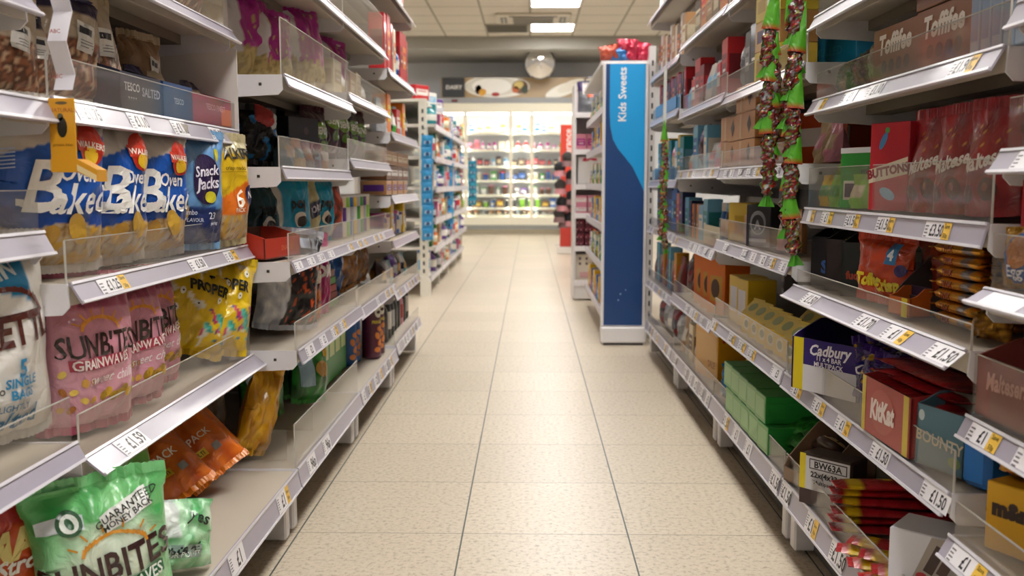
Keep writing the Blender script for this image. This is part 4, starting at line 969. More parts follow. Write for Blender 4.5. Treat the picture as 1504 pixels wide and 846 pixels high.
for i, (yy, c1, c2, l_) in enumerate(((2.9, '1a5fae', '104488', 'blue crisp bag, first on the long half empty shelf'), (3.05, '1a5fae', '0f3c7c', 'blue crisp bag, second on the long half empty shelf'), (3.2, 'b0742a', '6a3e12', 'bronze crisp bag, nearest of four'), (3.33, 'c98430', '74461a', 'bronze crisp bag, second of four'), (3.45, 'a06a24', '5c3812', 'bronze crisp bag, third of four'), (3.56, 'c27c2a', '6a3e12', 'bronze crisp bag, farthest of four'))):
    packet('crisp_bag', l_, 'crisp bag', 'blue and bronze crisp bags', -1, 0, .66, .408, .15, .2 if i < 2 else .18, .09, gold_art(c1, c2, i), 72, 0, 0, None, c1, y=yy+.02, nu=20, nv=26, mat='crinkle', wr=2)
for i in range(3):
    packet('crisp_bag', 'maroon pouch standing behind the clear guard beyond the cream bags, %s of three' % ORD[i], 'pouch', 'maroon pouches', -1, 0, .68, .614, .14, .11, .05, gold_art('7a2a34', '4c141c', i), 84, 0, 0, None, None, style='pouch', y=3.02+.18*i+.0, nu=12, nv=14)
# bay 3/4 left, generic rows (deepest blur)
rowL = lambda *a, **k: row(-1, *a, **k)
rowL(3.66, 4.38, .55, 1.212, [('box', .07, .21, .06, 'red', 'dark_red'), ('box', .09, .22, .06, 'red', 'orange'), ('box', .06, .2, .06, 'red', 'dark_red'), ('box', .07, .19, .05, 'cream', 'orange'), ('bag', .11, .13, .06, 'blue', 'white')], 'the far left shelf of tall red boxes', 'tall red boxes on the far left shelf', 1, gap=.01)
rowL(3.64, 4.38, .56, 1.512, [('box', .12, .2, .08, 'red', 'white'), ('box', .1, .18, .08, 'white', 'red')], 'the highest far left shelf', 'red and white boxes on the highest far left shelf', 2)
rowL(2.86, 3.56, .58, 1.05, [('box', .12, .1, .07, 'cream', 'beige'), ('pouch', .12, .1, .06, 'beige', 'white'), ('box', .1, .09, .07, 'tan', 'cream')], 'the shelf above the maroon crisp bags', 'cream stock above the maroon bags', 3)
rowL(3.64, 4.38, .55, .977, [('pouch', .09, .13, .06, 'silver', 'red'), ('box', .07, .15, .06, 'orange', 'yellow'), ('bag', .08, .12, .05, 'navy', 'white'), ('pouch', .09, .12, .05, 'green', 'white'), ('box', .08, .11, .05, 'red', 'white')], 'the far left shelf under the red boxes', 'mixed packs on the far left upper shelf', 4)
for j in range(3): rowL(3.66, 4.38, .55, .737+.058*j, [('box', .16, .055, .1, ['tan', 'brown', 'tan'][j], ['purple', 'white', 'cream'][j])], 'the tan stack, %s layer' % ['lowest', 'middle', 'top'][j], 'tan boxes in stacked layers', 5+j)
rowL(3.64, 4.38, .56, .567, [('tub', .07, .1, .06, 'purple', 'magenta'), ('jar', .06, .1, .06, 'blue', 'white'), ('tub', .07, .09, .06, 'white', 'purple'), ('box', .07, .13, .04, 'yellow', 'white'), ('jar', .06, .08, .06, 'brown', 'red')], 'the far left shelf of purple tubs', 'tubs on the far left shelf', 8)
rowL(3.64, 4.38, .56, .369, [('bag', .1, .12, .06, 'dark_brown', 'gold'), ('bag', .09, .11, .06, 'silver', 'navy'), ('pouch', .1, .1, .05, 'teal', 'gold'), ('bag', .1, .12, .06, 'purple', 'silver')], 'the far left shelf of shiny bags', 'shiny bags on the far left shelf', 9)
rowL(3.62, 4.38, .55, .167, [('bottle', .075, .2, .07, 'black', 'dark_grey'), ('bottle', .075, .21, .07, 'black', 'white'), ('bottle', .075, .2, .07, 'black', 'silver'), ('bottle', .075, .19, .07, 'black', 'dark_grey'), ('bottle', .075, .19, .07, 'black', 'dark_grey'), ('bottle', .075, .18, .07, 'pink', 'red')], 'the lowest far left shelf', 'bottles on the lowest far left shelf', 10, gap=.012)
# inner dividers on the bottom shelf
for yy, l_ in ((2.1, 'small clear shelf divider beside the golden snack bag'), (2.36, 'small clear shelf divider between the green crisp bags')):
    mb = MB(); mb.mat = 'acrylic'; mb.box((0, 0, .035), (.36, .0025, .07), 'white'); o = mb.build('shelf_divider'); o.location = (-.73, yy, .1565); tag(o, l_, 'divider', 'clear dividers')
# hanging clip strip with yellow tag
r = tag(empty('clip_strip', (-.60, 1.235, 1.02)), 'wavy white clip strip hanging at the upper left with a yellow card tag', 'clip strip')
mb = MB(); mb.mat = 'plastic'
zz = [.16-.02*k for k in range(15)]
P = []
for k, z in enumerate(zz):
    o_ = .010*sin(k*1.57); P += [(-.012, o_-.001, z), (.012, o_-.001, z), (.012, o_+.001, z), (-.012, o_+.001, z)]
fs = []
for k in range(14):
    for q in range(4): a = 4*k+q; b_ = 4*k+(q+1) % 4; fs.append((a, b_, b_+4, a+4))
mb.add(P, fs, C('dedbe4'))
for k in range(5): mb.text(lambda x, y: (x, -.0135, y), 'ABC', .007, 0, .12-.056*k, 'a5483c')
mb.build('strip', r)
mb = MB(); mb.box((0, -.006, -.17), (.034, .002, .078), 'e0a024', None, .0008)
f = lambda x, y: (x, -.0076, y)
mb.disc(f, 0, -.168, .0065, .013, '2c261c', 3, 14); mb.disc(f, -.002, -.155, .004, .005, '54503c', 2, 10); mb.text(f, 'NATURAL', .007, 0, -.146, 'b0641c'); mb.text(f, 'protein bites', .005, 0, -.19, '8a5a14'); mb.disc(f, 0, -.137, .008, .002, '6b5a38', 1, 10)
mb.build('hanging_card', r)
mb = MB(); mb.prism([(-.017, -.0), (.017, 0), (.043, -.014), (.043, -.029), (.017, -.017), (-.017, -.017)], -.008, .02, 'y', 'd99a22', 'e0a024')
mb.v = [(p[0], p[1], p[2]-.208) for p in mb.v]
f = lambda x, y: (.0301+x, -.0095, -.2255+y-(x*.55)); mb.rect(f, -.0125, -.0045, .0125, .0035, 'f0d9a4'); mb.build('card_box', r)
# ================================================================ right shelving: near products
def lat(t, s_, x, y_, c, rot=0, bold=.03, shear=0, sx=1): return (t, s_, x, y_, c, rot, bold, shear, sx)
def faces(rects=(), texts=(), discs=()):
    def d(mb, f, g=None, t=None):
        for q in rects: mb.rect(f, *q)
        for q in discs: mb.disc(lambda x, y: f(x, y, .0009), *q)
        for q in texts: mb.text(lambda x, y: f(x, y, .0013), q[0], q[1], q[2], q[3], q[4], q[5], q[6], q[7], q[8])
    return d
# shelf z .953: toffee boxes
for i, (yy, zz, l_) in enumerate(((1.465, 0, 'brown toffee box with white slanted lettering, the nearer of the two at the front'), (1.655, 0, 'brown toffee box with white slanted lettering, the farther of the two at the front'), (1.47, .0965, 'brown toffee box lying on top, cut by the upper edge of the view'))):
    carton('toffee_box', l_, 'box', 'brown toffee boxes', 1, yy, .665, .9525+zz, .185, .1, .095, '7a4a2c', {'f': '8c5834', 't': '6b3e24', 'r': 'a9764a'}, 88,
      faces([(-.088, .004, .088, .03, '7d4a2a')], [lat('Toffifee', .045, 0, .066, 'eee6da', .0, .04, .15, .95)], [(-.04+.03*k, .028, .012, .011, '4a2a18', 2, 14) for k in range(4)]))
carton('chocolate_box', 'teal blue box standing back on the shelf, left of the toffee boxes', 'box', None, 1, 2.36, .77, 1.033, .2, .12, .105, '0f6f96', {'r': '136f94', 'f': '1580a8'}, 70, faces([], [lat('MULLED', .028, 0, .06, '3b9ec0', 0, .01)]))
for k in range(7):
    packet('sweet_bag', ('dark cellophane sweet bag %s from the toffee boxes' % ORD[k]) if k < 4 else ('dark cellophane sweet bag near the hanging strips, %s' % ORD[k]), 'sweet bag', 'cellophane sweet bags', 1, 0, .65, .953, .075, .085-.004*k, .05, gold_art(['6a4a34', '5c4a30', '2f6a34', '4a3a30', '3c6a3a', '6a5030', '38502c'][k], ['c8b8a0', '3a2a1c', '8a6a3c', 'a89880', '204a24', 'c0a060', '6a8a4c'][k], k), 76, 0, k*3-8, None, None, mat='crinkle', y=1.78+.032*k, nu=14, nv=16, wr=2)
for k in range(5):
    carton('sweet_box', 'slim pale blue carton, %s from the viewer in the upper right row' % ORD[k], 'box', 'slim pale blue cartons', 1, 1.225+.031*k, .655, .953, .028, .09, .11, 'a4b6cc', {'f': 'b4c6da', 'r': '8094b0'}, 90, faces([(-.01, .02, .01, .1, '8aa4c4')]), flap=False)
# shelf z .735: red pouches
carton('sweet_box', 'glossy red carton printed BUTTONS with a cream band', 'box', None, 1, 1.61, .625, .735, .085, .075, .145, 'b01c2e', {'f': 'b8202e', 'r': 'a81c2a'}, 66,
  lambda mb, f, g, t: (mb.poly(f, [(-.042, .045), (.042, .06), (.042, .088), (-.042, .068)], 'ece0c8'), mb.text(lambda x, y: f(x, y, .0012), 'BUTTONS', .02, 0, .066, '8a2430', .15, .05), mb.disc(f, -.012, .115, .006, .016, '4a8ac0', 2, 12, -.5), mb.disc(f, -.004, .132, .005, .005, '4aa050', 2, 10), mb.disc(f, .0, .028, .018, .009, '9cc4e0', 2, 12, -.4)))
carton('sweet_box', 'dark red carton hidden behind the glossy red one', 'box', None, 1, 1.53, .73, .735, .16, .08, .15, '8a141e', {'f': '941822'}, 80)
def malt_art(u, v):
    if noise.noise(Vector((u*12, v*20, 3))) > .5 and v > .6: return C('d8a04a')
    return mixc('a81c22', '7a1016', max(0, min(1, .5+.9*noise.noise(Vector((u*3, v*4, 2))))))
def malt_deco(mb, b):
    f = b.fn(1); w, h = b.w, b.h
    mb.text(f, 'Maltesers', .03, 0, h*.52, 'f2e6e0', .25, .03, .2, .8); mb.disc(f, w*.1, h*.25, .016, .016, '4a1810', 3, 16); mb.disc(b.fn(2), w*.08, h*.27, .006, .006, '8a4a30', 2, 10); mb.disc(f, -w*.2, h*.2, .013, .013, '5a2014', 3, 14)
for i in range(3):
    packet('chocolate_pouch', ['red chocolate ball pouch with white slanted lettering, nearest', 'red chocolate ball pouch with white slanted lettering, second', 'red chocolate ball pouch mostly hidden behind the red carton'][i], 'pouch', 'red chocolate pouches', 1, 0, .64, .735, .12, .15, .07, malt_art, 72, 0, 0, malt_deco, '941820', style='pouch', wr=.4, y=[1.31, 1.41, 1.505][i], nu=28, nv=34)
carton('sweet_box', 'green box with a white top edge and a small pictured panel', 'box', None, 1, 1.765, .63, .735, .1, .07, .11, '2f9a3a', {'t': 'e8ecf4'}, 66,
  lambda mb, f, g, t: (mb.rect(f, -.05, .1, .05, .11, 'e8ecf4'), mb.text(f, 'mint', .02, .02, .07, '175a24', .2, .03, .2), mb.rect(f, -.04, .015, .045, .05, 'dcd8cc'), mb.rect(lambda x, y: f(x, y, .0012), -.036, .02, .041, .045, '3a3450')))
for k in range(3):
    carton('tea_packet', 'light green packet tilted against its neighbours, %s from the green box' % ORD[k], 'packet', 'light green packets', 1, 1.86+.04*k, .65, .735, .05, .05, .095-.012*k, '7d9a4a', {'f': '9ab85c'}, 60, faces([(-.02, .02, .02, .06, 'd2cfa0')], [], [(0, .06, .013, .01, '5a7a34', 2, 12)]), roll=-14+6*k, flap=False)
carton('gift_box', 'wide orange and white box deep behind the green packets', 'box', None, 1, 2.4, .77, .827, .2, .12, .13, 'b8481c', {}, 70, lambda mb, f, g, t: (mb.rect(f, -.08, .045, .08, .09, 'd8d2cc'), mb.rect(g, -.06, .045, .06, .09, 'd8d2cc')))
for k in range(4):
    gen(1, 1.74+.062*k, .6, .735, ('pouch', .07, .062, .03, ['lime', 'green', 'lime', 'yellow'][k], ['cream', 'yellow', 'green', 'green'][k]), 'low green and yellow pouch pressed to the clear guard, %s from the green box' % ORD[k], 'low green pouches', 84)
# bay 0 right items
def red_dots(mb, f, g=None, t=None):
    for x, y_ in ((-.026, .03), (.026, .052), (-.02, .1)):
        mb.disc(f, x, y_, .02, .02, '5a0c14', 3, 22)
    if g:
        for x, y_ in ((-.012, .035), (.01, .09)): mb.disc(g, x, y_, .02, .02, '5a0c14', 3, 22)
carton('chocolate_box', 'red box with large dark circles below the second shelf edge at the right border', 'box', None, 1, 1.15, .65, .655, .1, .07, .13, 'b0202c', {'f': 'b4222e'}, 80, red_dots)
packet('chocolate_pouch', 'red chocolate pouch behind the guard at the upper right border', 'pouch', None, 1, 0, .625, .824, .1, .12, .05, malt_art, 70, 0, 0, malt_deco, '941820', style='pouch', y=1.15)
packet('chocolate_pouch', 'red and brown chocolate pouch standing just below the top right shelf edge', 'pouch', None, 1, 0, .64, .824, .12, .1, .05, malt_art, 76, 0, 0, None, '941820', style='pouch', y=1.04)
packet('egg_bag', 'blue and gold bag behind the clear guard at the right border', 'bag', None, 1, 0, .6, .653, .07, .075, .035, lambda u, v: C('2a62b0') if math.hypot(u, (v-.5)*2) < .8 else C('b98a2c'), 70, 0, 0, lambda mb, b: (mb.disc(b.fn(1), 0, b.h*.6, .02, .02, 'c47a34', 3, 16), mb.text(b.fn(2), 'Egg', .02, 0, b.h*.3, 'e9eef6')), None, y=1.155, mat='crinkle')
tray('chocolate_tray', 'brick red carton tray with pale lettering and a small square emblem', 'tray', 'chocolate trays', 1, 1.105, .605, .492, .17, .08, .095, .075, '8e4238', inner='6a4436', a=88, deco=lambda mb, f: (mb.text(f, 'Maltesers', .03, -.015, .05, 'd8a498', .06, .03, .2, .8), mb.rect(f, .05, .02, .072, .062, 'd8cfc4'), mb.rect(lambda x, y: f(x, y, .0012), .053, .023, .069, .059, '2a2422'), mb.disc(lambda x, y: f(x, y, .0018), .061, .042, .005, .011, 'd8cfc4', 2, 10, .5)))
packet('chocolate_bag', 'glossy red bag with white lettering rising above the brick red tray', 'bag', None, 1, 0, .66, .495, .09, .15, .05, lambda u, v: C('b01c22'), 72, 0, -8, lambda mb, b: mb.text(b.fn(1), 'Mars', .04, 0, b.h*.65, 'f0e6e0', .9, .03, .2), 'a01820', y=1.14)
def mm_deco(mb, f, g, t):
    for ff in (f, g):
        mb.text(ff, "m&m's", .026, 0, .055, '33201a', 0, .08)
carton('sweet_box', 'yellow carton printed with brown letters in the bottom right corner', 'box', None, 1, 1.12, .615, .336, .09, .08, .085, 'dba618', {'t': 'c49012'}, 62, mm_deco)
packet('sweet_bag', 'yellow sweet bag with red and blue dots on top of the yellow carton', 'sweet bag', None, 1, 0, .605, .423, .08, .045, .05, lambda u, v: C('b0202c') if noise.noise(Vector((u*6, v*9, 1))) > .3 else (C('2a62b0') if noise.noise(Vector((u*6, v*9, 5))) > .35 else C('dba618')), 60, 10, 0, None, None, y=1.135, mat='crinkle')
carton('sweet_box', 'bright blue glossy pack just past the light blue tray front', 'box', None, 1, 1.228, .615, .388, .045, .09, .085, '1f6cc0', {'f': '2478cc', 't': '1a5ca8'}, 66, faces([], [], []), bev=.008)
# shelf z .573: dark boxes, toffee crisp, gold bars
for k, (yy, t, c) in enumerate(((1.945, 'S', '3f68b8'), (1.85, '', '2a2426'), (1.755, 'fudge', 'a8442c'))):
    tray('chocolate_tray', ['dark tray with blue lettering and a yellow edge, first after the hanging sweets', 'dark brown tray with a yellow edge, second after the hanging sweets', 'dark green tray with rust lettering and a yellow edge, beside the orange pack'][k], 'tray', 'dark trays with yellow edges', 1, yy, .63, .573, .085, .07, .115, .1, ['1c1a22', '2c2424', '1c2420'][k], inner='2a2422', a=52,
      deco=lambda mb, f, t=t, c=c: (mb.rect(f, .032, .002, .042, .098, 'd8b41c'), mb.text(f, t or '.', .034 if t != 'fudge' else .02, -.01, .04, c, 0, .05)))
def crisp_deco(mb, b):
    f = b.fn(1); f2 = b.fn(2); w, h = b.w, b.h
    mb.text(f, 'Toffee', .028, -w*.12, h*.3, 'e6cf2c', .05, .06, .1, .8); mb.text(f, 'Crisp', .028, w*.2, h*.24, 'e6cf2c', .05, .06, .1, .8)
    mb.rect(f, w*.16, h*.6, w*.34, h*.95, '2f7fb8', 3, 4); mb.text(f2, '4', .024, w*.25, h*.76, 'e8eef4', 0, .05); mb.disc(f, w*.4, h*.5, .01, .012, '3a2c6a', 2, 12)
packet('chocolate_pack', 'orange toffee multipack with yellow lettering and a blue square', 'chocolate pack', None, 1, 0, .61, .573, .13, .1, .05, gold_art('d4481c', 'b03414', 3), 66, 0, 2, crisp_deco, 'c83e18', y=1.64, nu=30, nv=30)
packet('chocolate_pack', 'second orange toffee multipack standing behind the first', 'chocolate pack', None, 1, 0, .69, .573, .12, .1, .04, gold_art('b83c18', '8e2c12', 5), 66, 0, -3, None, 'a83416', y=1.57)
tray('chocolate_tray', 'grey-brown carton tray corner right of the orange toffee pack', 'tray', None, 1, 1.53, .66, .573, .1, .1, .09, .03, '4a4040', inner='5c504c', a=80)
tray('chocolate_tray', 'orange and purple tray with a yellow flap, left of the gold bars', 'tray', None, 1, 1.5, .6, .573, .06, .04, .045, .03, 'c4601c', inner='2c1f44', a=80, deco=lambda mb, f: mb.rect(f, .008, .0, .024, .03, 'd8c41c'))
k = 0
for col_, (yy, X, n_) in enumerate(((1.38, .625, 8), (1.36, .665, 7))):
    for j in range(n_):
        mb = MB(); mb.mat = 'metal'
        mb.grid(lambda u, v: (u*.062, -.016*cos(v*2*pi)*(1-.3*abs(u)**6), .0085+.0083*sin(v*2*pi)*(1-.75*abs(u)**18)), 16, 12, lambda u, v: C('e0a436') if abs(u-.5) > .16 else C('8c8c92'), -1, 1, 0, 1)
        mb.text(lambda x, y: (x, -.0166, .0085+y), 'TWIX', .012, -.018, 0, '8a2a1c', 0, .05)
        o = mb.build('chocolate_bar'); c_ = MB(); c_.mat = 'metal'
        for sx in (-1, 1): c_ = MB(); c_.mat = 'metal'; c_.box((sx*.066, 0, .0085), (.01, .03, .0016), 'c58a22'); c_.build('wrapper_end', o)
        o.location = (X, yy+random.uniform(-.004, .004), .5745+.0172*j); o.rotation_euler = (0, 0, R(-86+random.uniform(-4, 4)))
        tag(o, 'gold wrapped chocolate bar, %s from the bottom of the %s stack' % (['lowest', 'second', 'third', 'fourth', 'fifth', 'sixth', 'seventh', 'eighth'][j], ['front', 'rear'][col_]), 'chocolate bar', 'gold chocolate bars')
for k in range(4):
    packet('sweet_bag', 'crinkled gold foil pack beside the near end of the gold bars, %s' % ['lowest', 'second lowest', 'third', 'topmost'][k], 'chocolate pack', 'gold foil packs', 1, 0, .615+.012*k, .5735+.024*k, .07, .034, .03, gold_art('b5822c', '5c3c10', k), 70, 0, 0, None, None, y=1.265, mat='metal', wr=1.5, nu=14, nv=12)
# shelf z .388
def cad_front(mb, f):
    mb.rect(f, -.075, .0, -.05, .1, 'd8c41c'); mb.rect(f, -.05, .05, .078, .1, '2c1c6c'); mb.rect(f, -.05, .0, .078, .05, 'd4d4dc')
    g = lambda x, y: f(x, y, .0013)
    mb.text(g, 'Cadbury', .028, .012, .083, 'eceaf4', .05, .03, .3); mb.text(g, '11 x 4 BAR', .013, .012, .067, 'eceaf4', 0, .02); mb.text(g, 'MULTIPACK', .013, .012, .055, 'eceaf4', 0, .02)
tray('chocolate_tray', 'purple multipack tray with a yellow edge and white script lettering', 'tray', None, 1, 1.79, .6, .388, .16, .12, .13, .1, '2c1c54', inner='1c1438', a=60, deco=cad_front)
def pur_art(sd): 
    return lambda u, v: C('d8a81c') if noise.noise(Vector((u*3, v*5, sd))) > .28 else mixc('3c1c74', '24104c', .5+noise.noise(Vector((u*5, v*7, sd+1))))
for k in range(7):
    packet('chocolate_pack', 'purple and gold chocolate multipack, %s from the purple tray' % ORD[k], 'chocolate pack', 'purple and gold multipacks', 1, 0, [.68, .66, .62, .64, .6, .64, .61][k], .388, .12, [.12, .13, .1, .115, .075, .1, .085][k], .045, pur_art(k), 58, 4, [-8, 6, -14, 4, 12, -6, 2][k], (lambda mb, b: (mb.disc(b.fn(1), 0, b.h*.5, .042, .018, '241c6c', 3, 20), mb.text(b.fn(2), 'Cadbury', .022, 0, b.h*.5, 'eceaf4', .05, .04, .3))) if k in (2, 4) else None, '3c1c74', mat='crinkle', y=1.685-.022*k, nu=22, nv=24, wr=1.6)
def kk_front(mb, f):
    mb.rect(f, -.088, .0, .088, .088, 'a83a34'); g = lambda x, y: f(x, y, .0013)
    mb.disc(g, -.01, .044, .045, .034, 'b04a42', 3, 24); mb.text(lambda x, y: f(x, y, .002), 'KitKat', .042, -.01, .045, 'e8d8d2', .06, .05, .2, .8)
    mb.rect(g, .066, .0, .084, .088, 'cdb42a'); mb.rect(g, -.088, .0, -.074, .088, 'cdb42a')
tray('chocolate_tray', 'red wafer tray with pale lettering and yellow side bands', 'tray', None, 1, 1.43, .6, .388, .18, .12, .1, .088, 'a02c2c', inner='5c2020', a=88, deco=kk_front)
for j in range(3):
    for k in range(3):
        mb = MB(); mb.mat = 'foil'
        mb.grid(lambda u, v: (u*.058, -.045*cos(v*2*pi)*(1-.1*abs(u)**6), .008+.0075*sin(v*2*pi)*(1-.8*abs(u)**8)), 14, 12, lambda u, v: C('a81c22') if abs(u) < .8 else C('7c1218'), -1, 1, 0, 1)
        o = mb.build('wafer_pack'); e_ = MB(); e_.mat = 'foil'
        for sx in (-1, 1): e_ = MB(); e_.mat = 'foil'; e_.box((sx*.062, 0, .008), (.01, .08, .0016), '8c1a20'); e_.build('wrapper_end', o)
        o.location = (.61+.004*j, 1.37+.06*k, .452+.0165*j); o.rotation_euler = (R(-7), 0, R(-78+5*k-3*j))
        tag(o, 'flat red wafer pack on the red tray, %s back in the %s layer' % (['first', 'second', 'third'][k], ['lowest', 'middle', 'top'][j]), 'wafer pack', 'red wafer packs')
tray('chocolate_tray', 'plain grey carton tray end left of the light blue box', 'tray', None, 1, 1.33, .68, .388, .05, .1, .12, .05, '6a6460', inner='7d756e', a=84)
tray('chocolate_tray', 'light blue-grey carton tray with cream lettering, beside the bright blue pack', 'tray', None, 1, 1.295, .59, .388, .09, .06, .1, .085, '5a8090', inner='8a8478', a=72, deco=lambda mb, f: (mb.text(f, 'BOUNTY', .022, 0, .04, 'd8cdb4', -.06, .02), mb.disc(f, -.035, .07, .006, .008, 'c8d8dc', 2, 10), mb.disc(f, .03, .018, .012, .008, '7f9a62', 2, 12)))
# bottom shelf right
tray('cake_tray', 'open tray of dark bakes with a white end panel printed BW63A', 'tray', None, 1, 1.93, .62, .158, .13, .13, .12, .03, '8a6f58', inner='4a3426', a=72)
for k in range(3):
    mb = MB(); mb.mat = 'plastic'
    mb.lathe([(.012, .006), (.026, 0), (.036, .01), (.034, .022), (.022, .03), (.01, .024)], 18, '3a2418', cf=lambda j: 'c9ac7c' if j == 3 else '3a2418')
    for q in range(7): mb.tube([(.03*cos(q*.9)+.0, .03*sin(q*.9), .024), (.018*cos(q*.9+.3), .018*sin(q*.9+.3), .031), (.012*cos(q*.9+.5), .012*sin(q*.9+.5), .027)], .0022, '1e120c', 5)
    o = mb.build('iced_bake'); o.location = (.62, 1.89+.045*k, .205+.02*(k % 2)); o.rotation_euler = (R(-38), R(8*k), R(-60)); tag(o, 'dark iced ring bake in the open tray, %s from the white panel' % ORD[k], 'cake', 'iced ring bakes')
mb = MB(); mb.box((0, 0, .05), (.11, .06, .1), '3a2c28', {'f': 'd6d6dc'}, .004)
f = lambda x, y, o=.0006: (x, -.03-o, y)
mb.rect(f, -.054, .0, .054, .03, '3a2428'); mb.rect(f, -.055, .03, -.042, .1, 'd8c41c'); mb.rect(f, -.034, .072, .046, .092, '30303a'); mb.rect(lambda x, y: f(x, y, .001), -.032, .074, .044, .09, 'dcdce2')
g = lambda x, y: f(x, y, .0015)
mb.text(g, 'BW63A', .018, .006, .082, '26262c', 0, .03); mb.text(g, '22x(4x33g)', .015, .004, .062, '26262c', 0, .03); mb.text(g, 'Multipacks', .011, 0, .047, '26262c', 0, .02)
o = mb.build('snack_box'); put(o, mb, 1, 1.81, .59, .158, 48); tag(o, 'box end with a black code on white and a yellow edge, by the red bars', 'box')
for j in range(9):
    for k in range(2):
        mb = MB(); mb.mat = 'foil'
        mb.grid(lambda u, v: (u*.075, -.024*cos(v*2*pi), .008+.0078*sin(v*2*pi)*(1-.8*abs(u)**8)), 18, 12, lambda u, v: C('d8b81c') if .55 < abs(u) < .8 and u < 0 else (C('9a141e') if abs(u) > .35 or abs(u) < .1 else C('b01c28')), -1, 1, 0, 1)
        o = mb.build('chocolate_bar'); e_ = MB(); e_.mat = 'foil'
        for sx in (-1, 1): e_ = MB(); e_.mat = 'foil'; e_.box((sx*.079, 0, .008), (.01, .04, .0016), 'a01822'); e_.build('wrapper_end', o)
        if j < 6:
            o.location = (.625+.055*k, 1.66+.008*sin(j*2.1), .1585+.0166*j); o.rotation_euler = (0, 0, R(-8+5*sin(j*1.7)))
            l_ = 'red chocolate multipack bar, %s from the bottom of the %s stack beside the white box' % (['lowest', 'second', 'third', 'fourth', 'fifth', 'sixth'][j], ['front', 'rear'][k])
        else:
            o.location = (.6+.012*k, 1.54-.055*(j-6)-.02*k, .159+.0167*k+.001*(j-6)); o.rotation_euler = (0, 0, R(-70+8*j-12*k))
            l_ = 'loose red and yellow bar at the shelf front, %s from the stack, %s' % (ORD[j-6], ['underneath', 'on top'][k])
        tag(o, l_, 'chocolate bar', 'red and yellow chocolate bars')
def bu_deco(mb, f, g, t):
    mb.poly(f, [(-.025, .0), (.059, .0), (.059, .116), (.0, .116), (-.025, .05)], 'a39a92'); g2 = lambda x, y: f(x, y, .0012)
    mb.rect(g2, -.002, .06, .012, .105, '3a2420', 1, 1, -.4); mb.rect(g2, .016, .06, .03, .105, '4a3028', 1, 1, -.4); mb.text(g2, 'bueno', .036, .018, .035, '2c1a18', .1, .04, .15); mb.disc(g2, -.012, .055, .008, .006, 'b02430', 2, 10)
carton('chocolate_box', 'white box with dark script lettering and a chocolate picture, lowest right shelf', 'box', None, 1, 1.365, .605, .158, .12, .08, .118, 'd4d4de', {'f': 'd8d8e2'}, 40, bu_deco)
# ---------------------------------------------------------------- right bay 2-4
def housebox(y, X, z, l_, group, w=.07, d=.07, h=.085):
    mb = MB(); g_ = h*.62; mb.box((0, 0, g_/2), (w, d, g_), 'dcb81e', None, .001)
    mb.prism([(-d/2, g_), (d/2, g_), (0, h)], -w/2, w/2, 'x', 'd8c04a', 'e0bc20')
    f = lambda x, yv: (x, -d/2-.0007, yv)
    mb.disc(f, 0, g_*.5, .018, .016, 'e9e2b0', 3, 16); mb.disc(lambda x, yv: (x, -d/2-.0013, yv), 0, g_*.5, .012, .01, '6f7a34', 2, 14)
    f = lambda x, t: (x, -d/2*(1-t)-.0005, g_+(h-g_)*t+.0006); mb.disc(f, 0, .5, .02, .3, '8f9a5a', 2, 14)
    o = mb.build('egg_carton'); e_ = MB(); e_.box((0, 0, h+.002), (w*.96, .003, .006), 'd8c04a'); e_.build('carton_ridge', o)
    o.location = (X, y, z+.0006); o.rotation_euler = (0, 0, R(-78)); tag(o, l_, 'box', group)
for k in range(6): housebox(2.06+.083*k, .6, .391, 'yellow house shaped carton in the front row, %s from the purple tray' % ORD[k], 'yellow house shaped cartons')
for k in range(5): housebox(1.96+.083*k, .69, .391, 'yellow house shaped carton in the rear row, %s from the purple tray' % ORD[k], 'yellow house shaped cartons')
rowR = lambda *a, **k: row(1, *a, **k)
for k in range(2):
    carton('egg_box', 'tall yellow window carton %s the row of house shaped cartons' % ['just beyond', 'farther beyond'][k], 'box', 'yellow window cartons', 1, 2.6+.1*k, .62, .391, .09, .08, .13, 'dcb828', {'f': 'd8b42a'}, 84, faces([(-.03, .03, .03, .1, 'cfcdd8')]))
for k in range(3):
    carton('egg_box', 'bright orange chocolate gift box on the far shelf, %s of three' % ORD[k], 'box', 'bright orange gift boxes', 1, 2.97+.12*k, .62, .376, .105, .09, .17, 'e2701a', {'f': 'e0761e'}, 70, faces([(-.03, .04, .04, .12, 'c9962e')], [], [(0, .08, .025, .03, '4a2a18', 3, 16)]))
rowR(3.33, 3.59, .58, .376, [('pouch', .09, .14, .05, 'dark_red', 'brown'), ('bag', .1, .15, .06, 'maroon', 'dark_red')], 'the row past the bright orange boxes', 'dark red bags past the orange boxes', 21)
rowR(3.62, 4.36, .57, .352, [('pouch', .08, .15, .05, 'dark_red', 'brown'), ('box', .05, .16, .05, 'gold', 'orange'), ('pouch', .09, .14, .05, 'brown', 'dark_red'), ('box', .04, .17, .05, 'light_blue', 'white'), ('box', .04, .17, .05, 'teal', 'blue')], 'the far right second shelf', 'packs on the far right second shelf', 22)
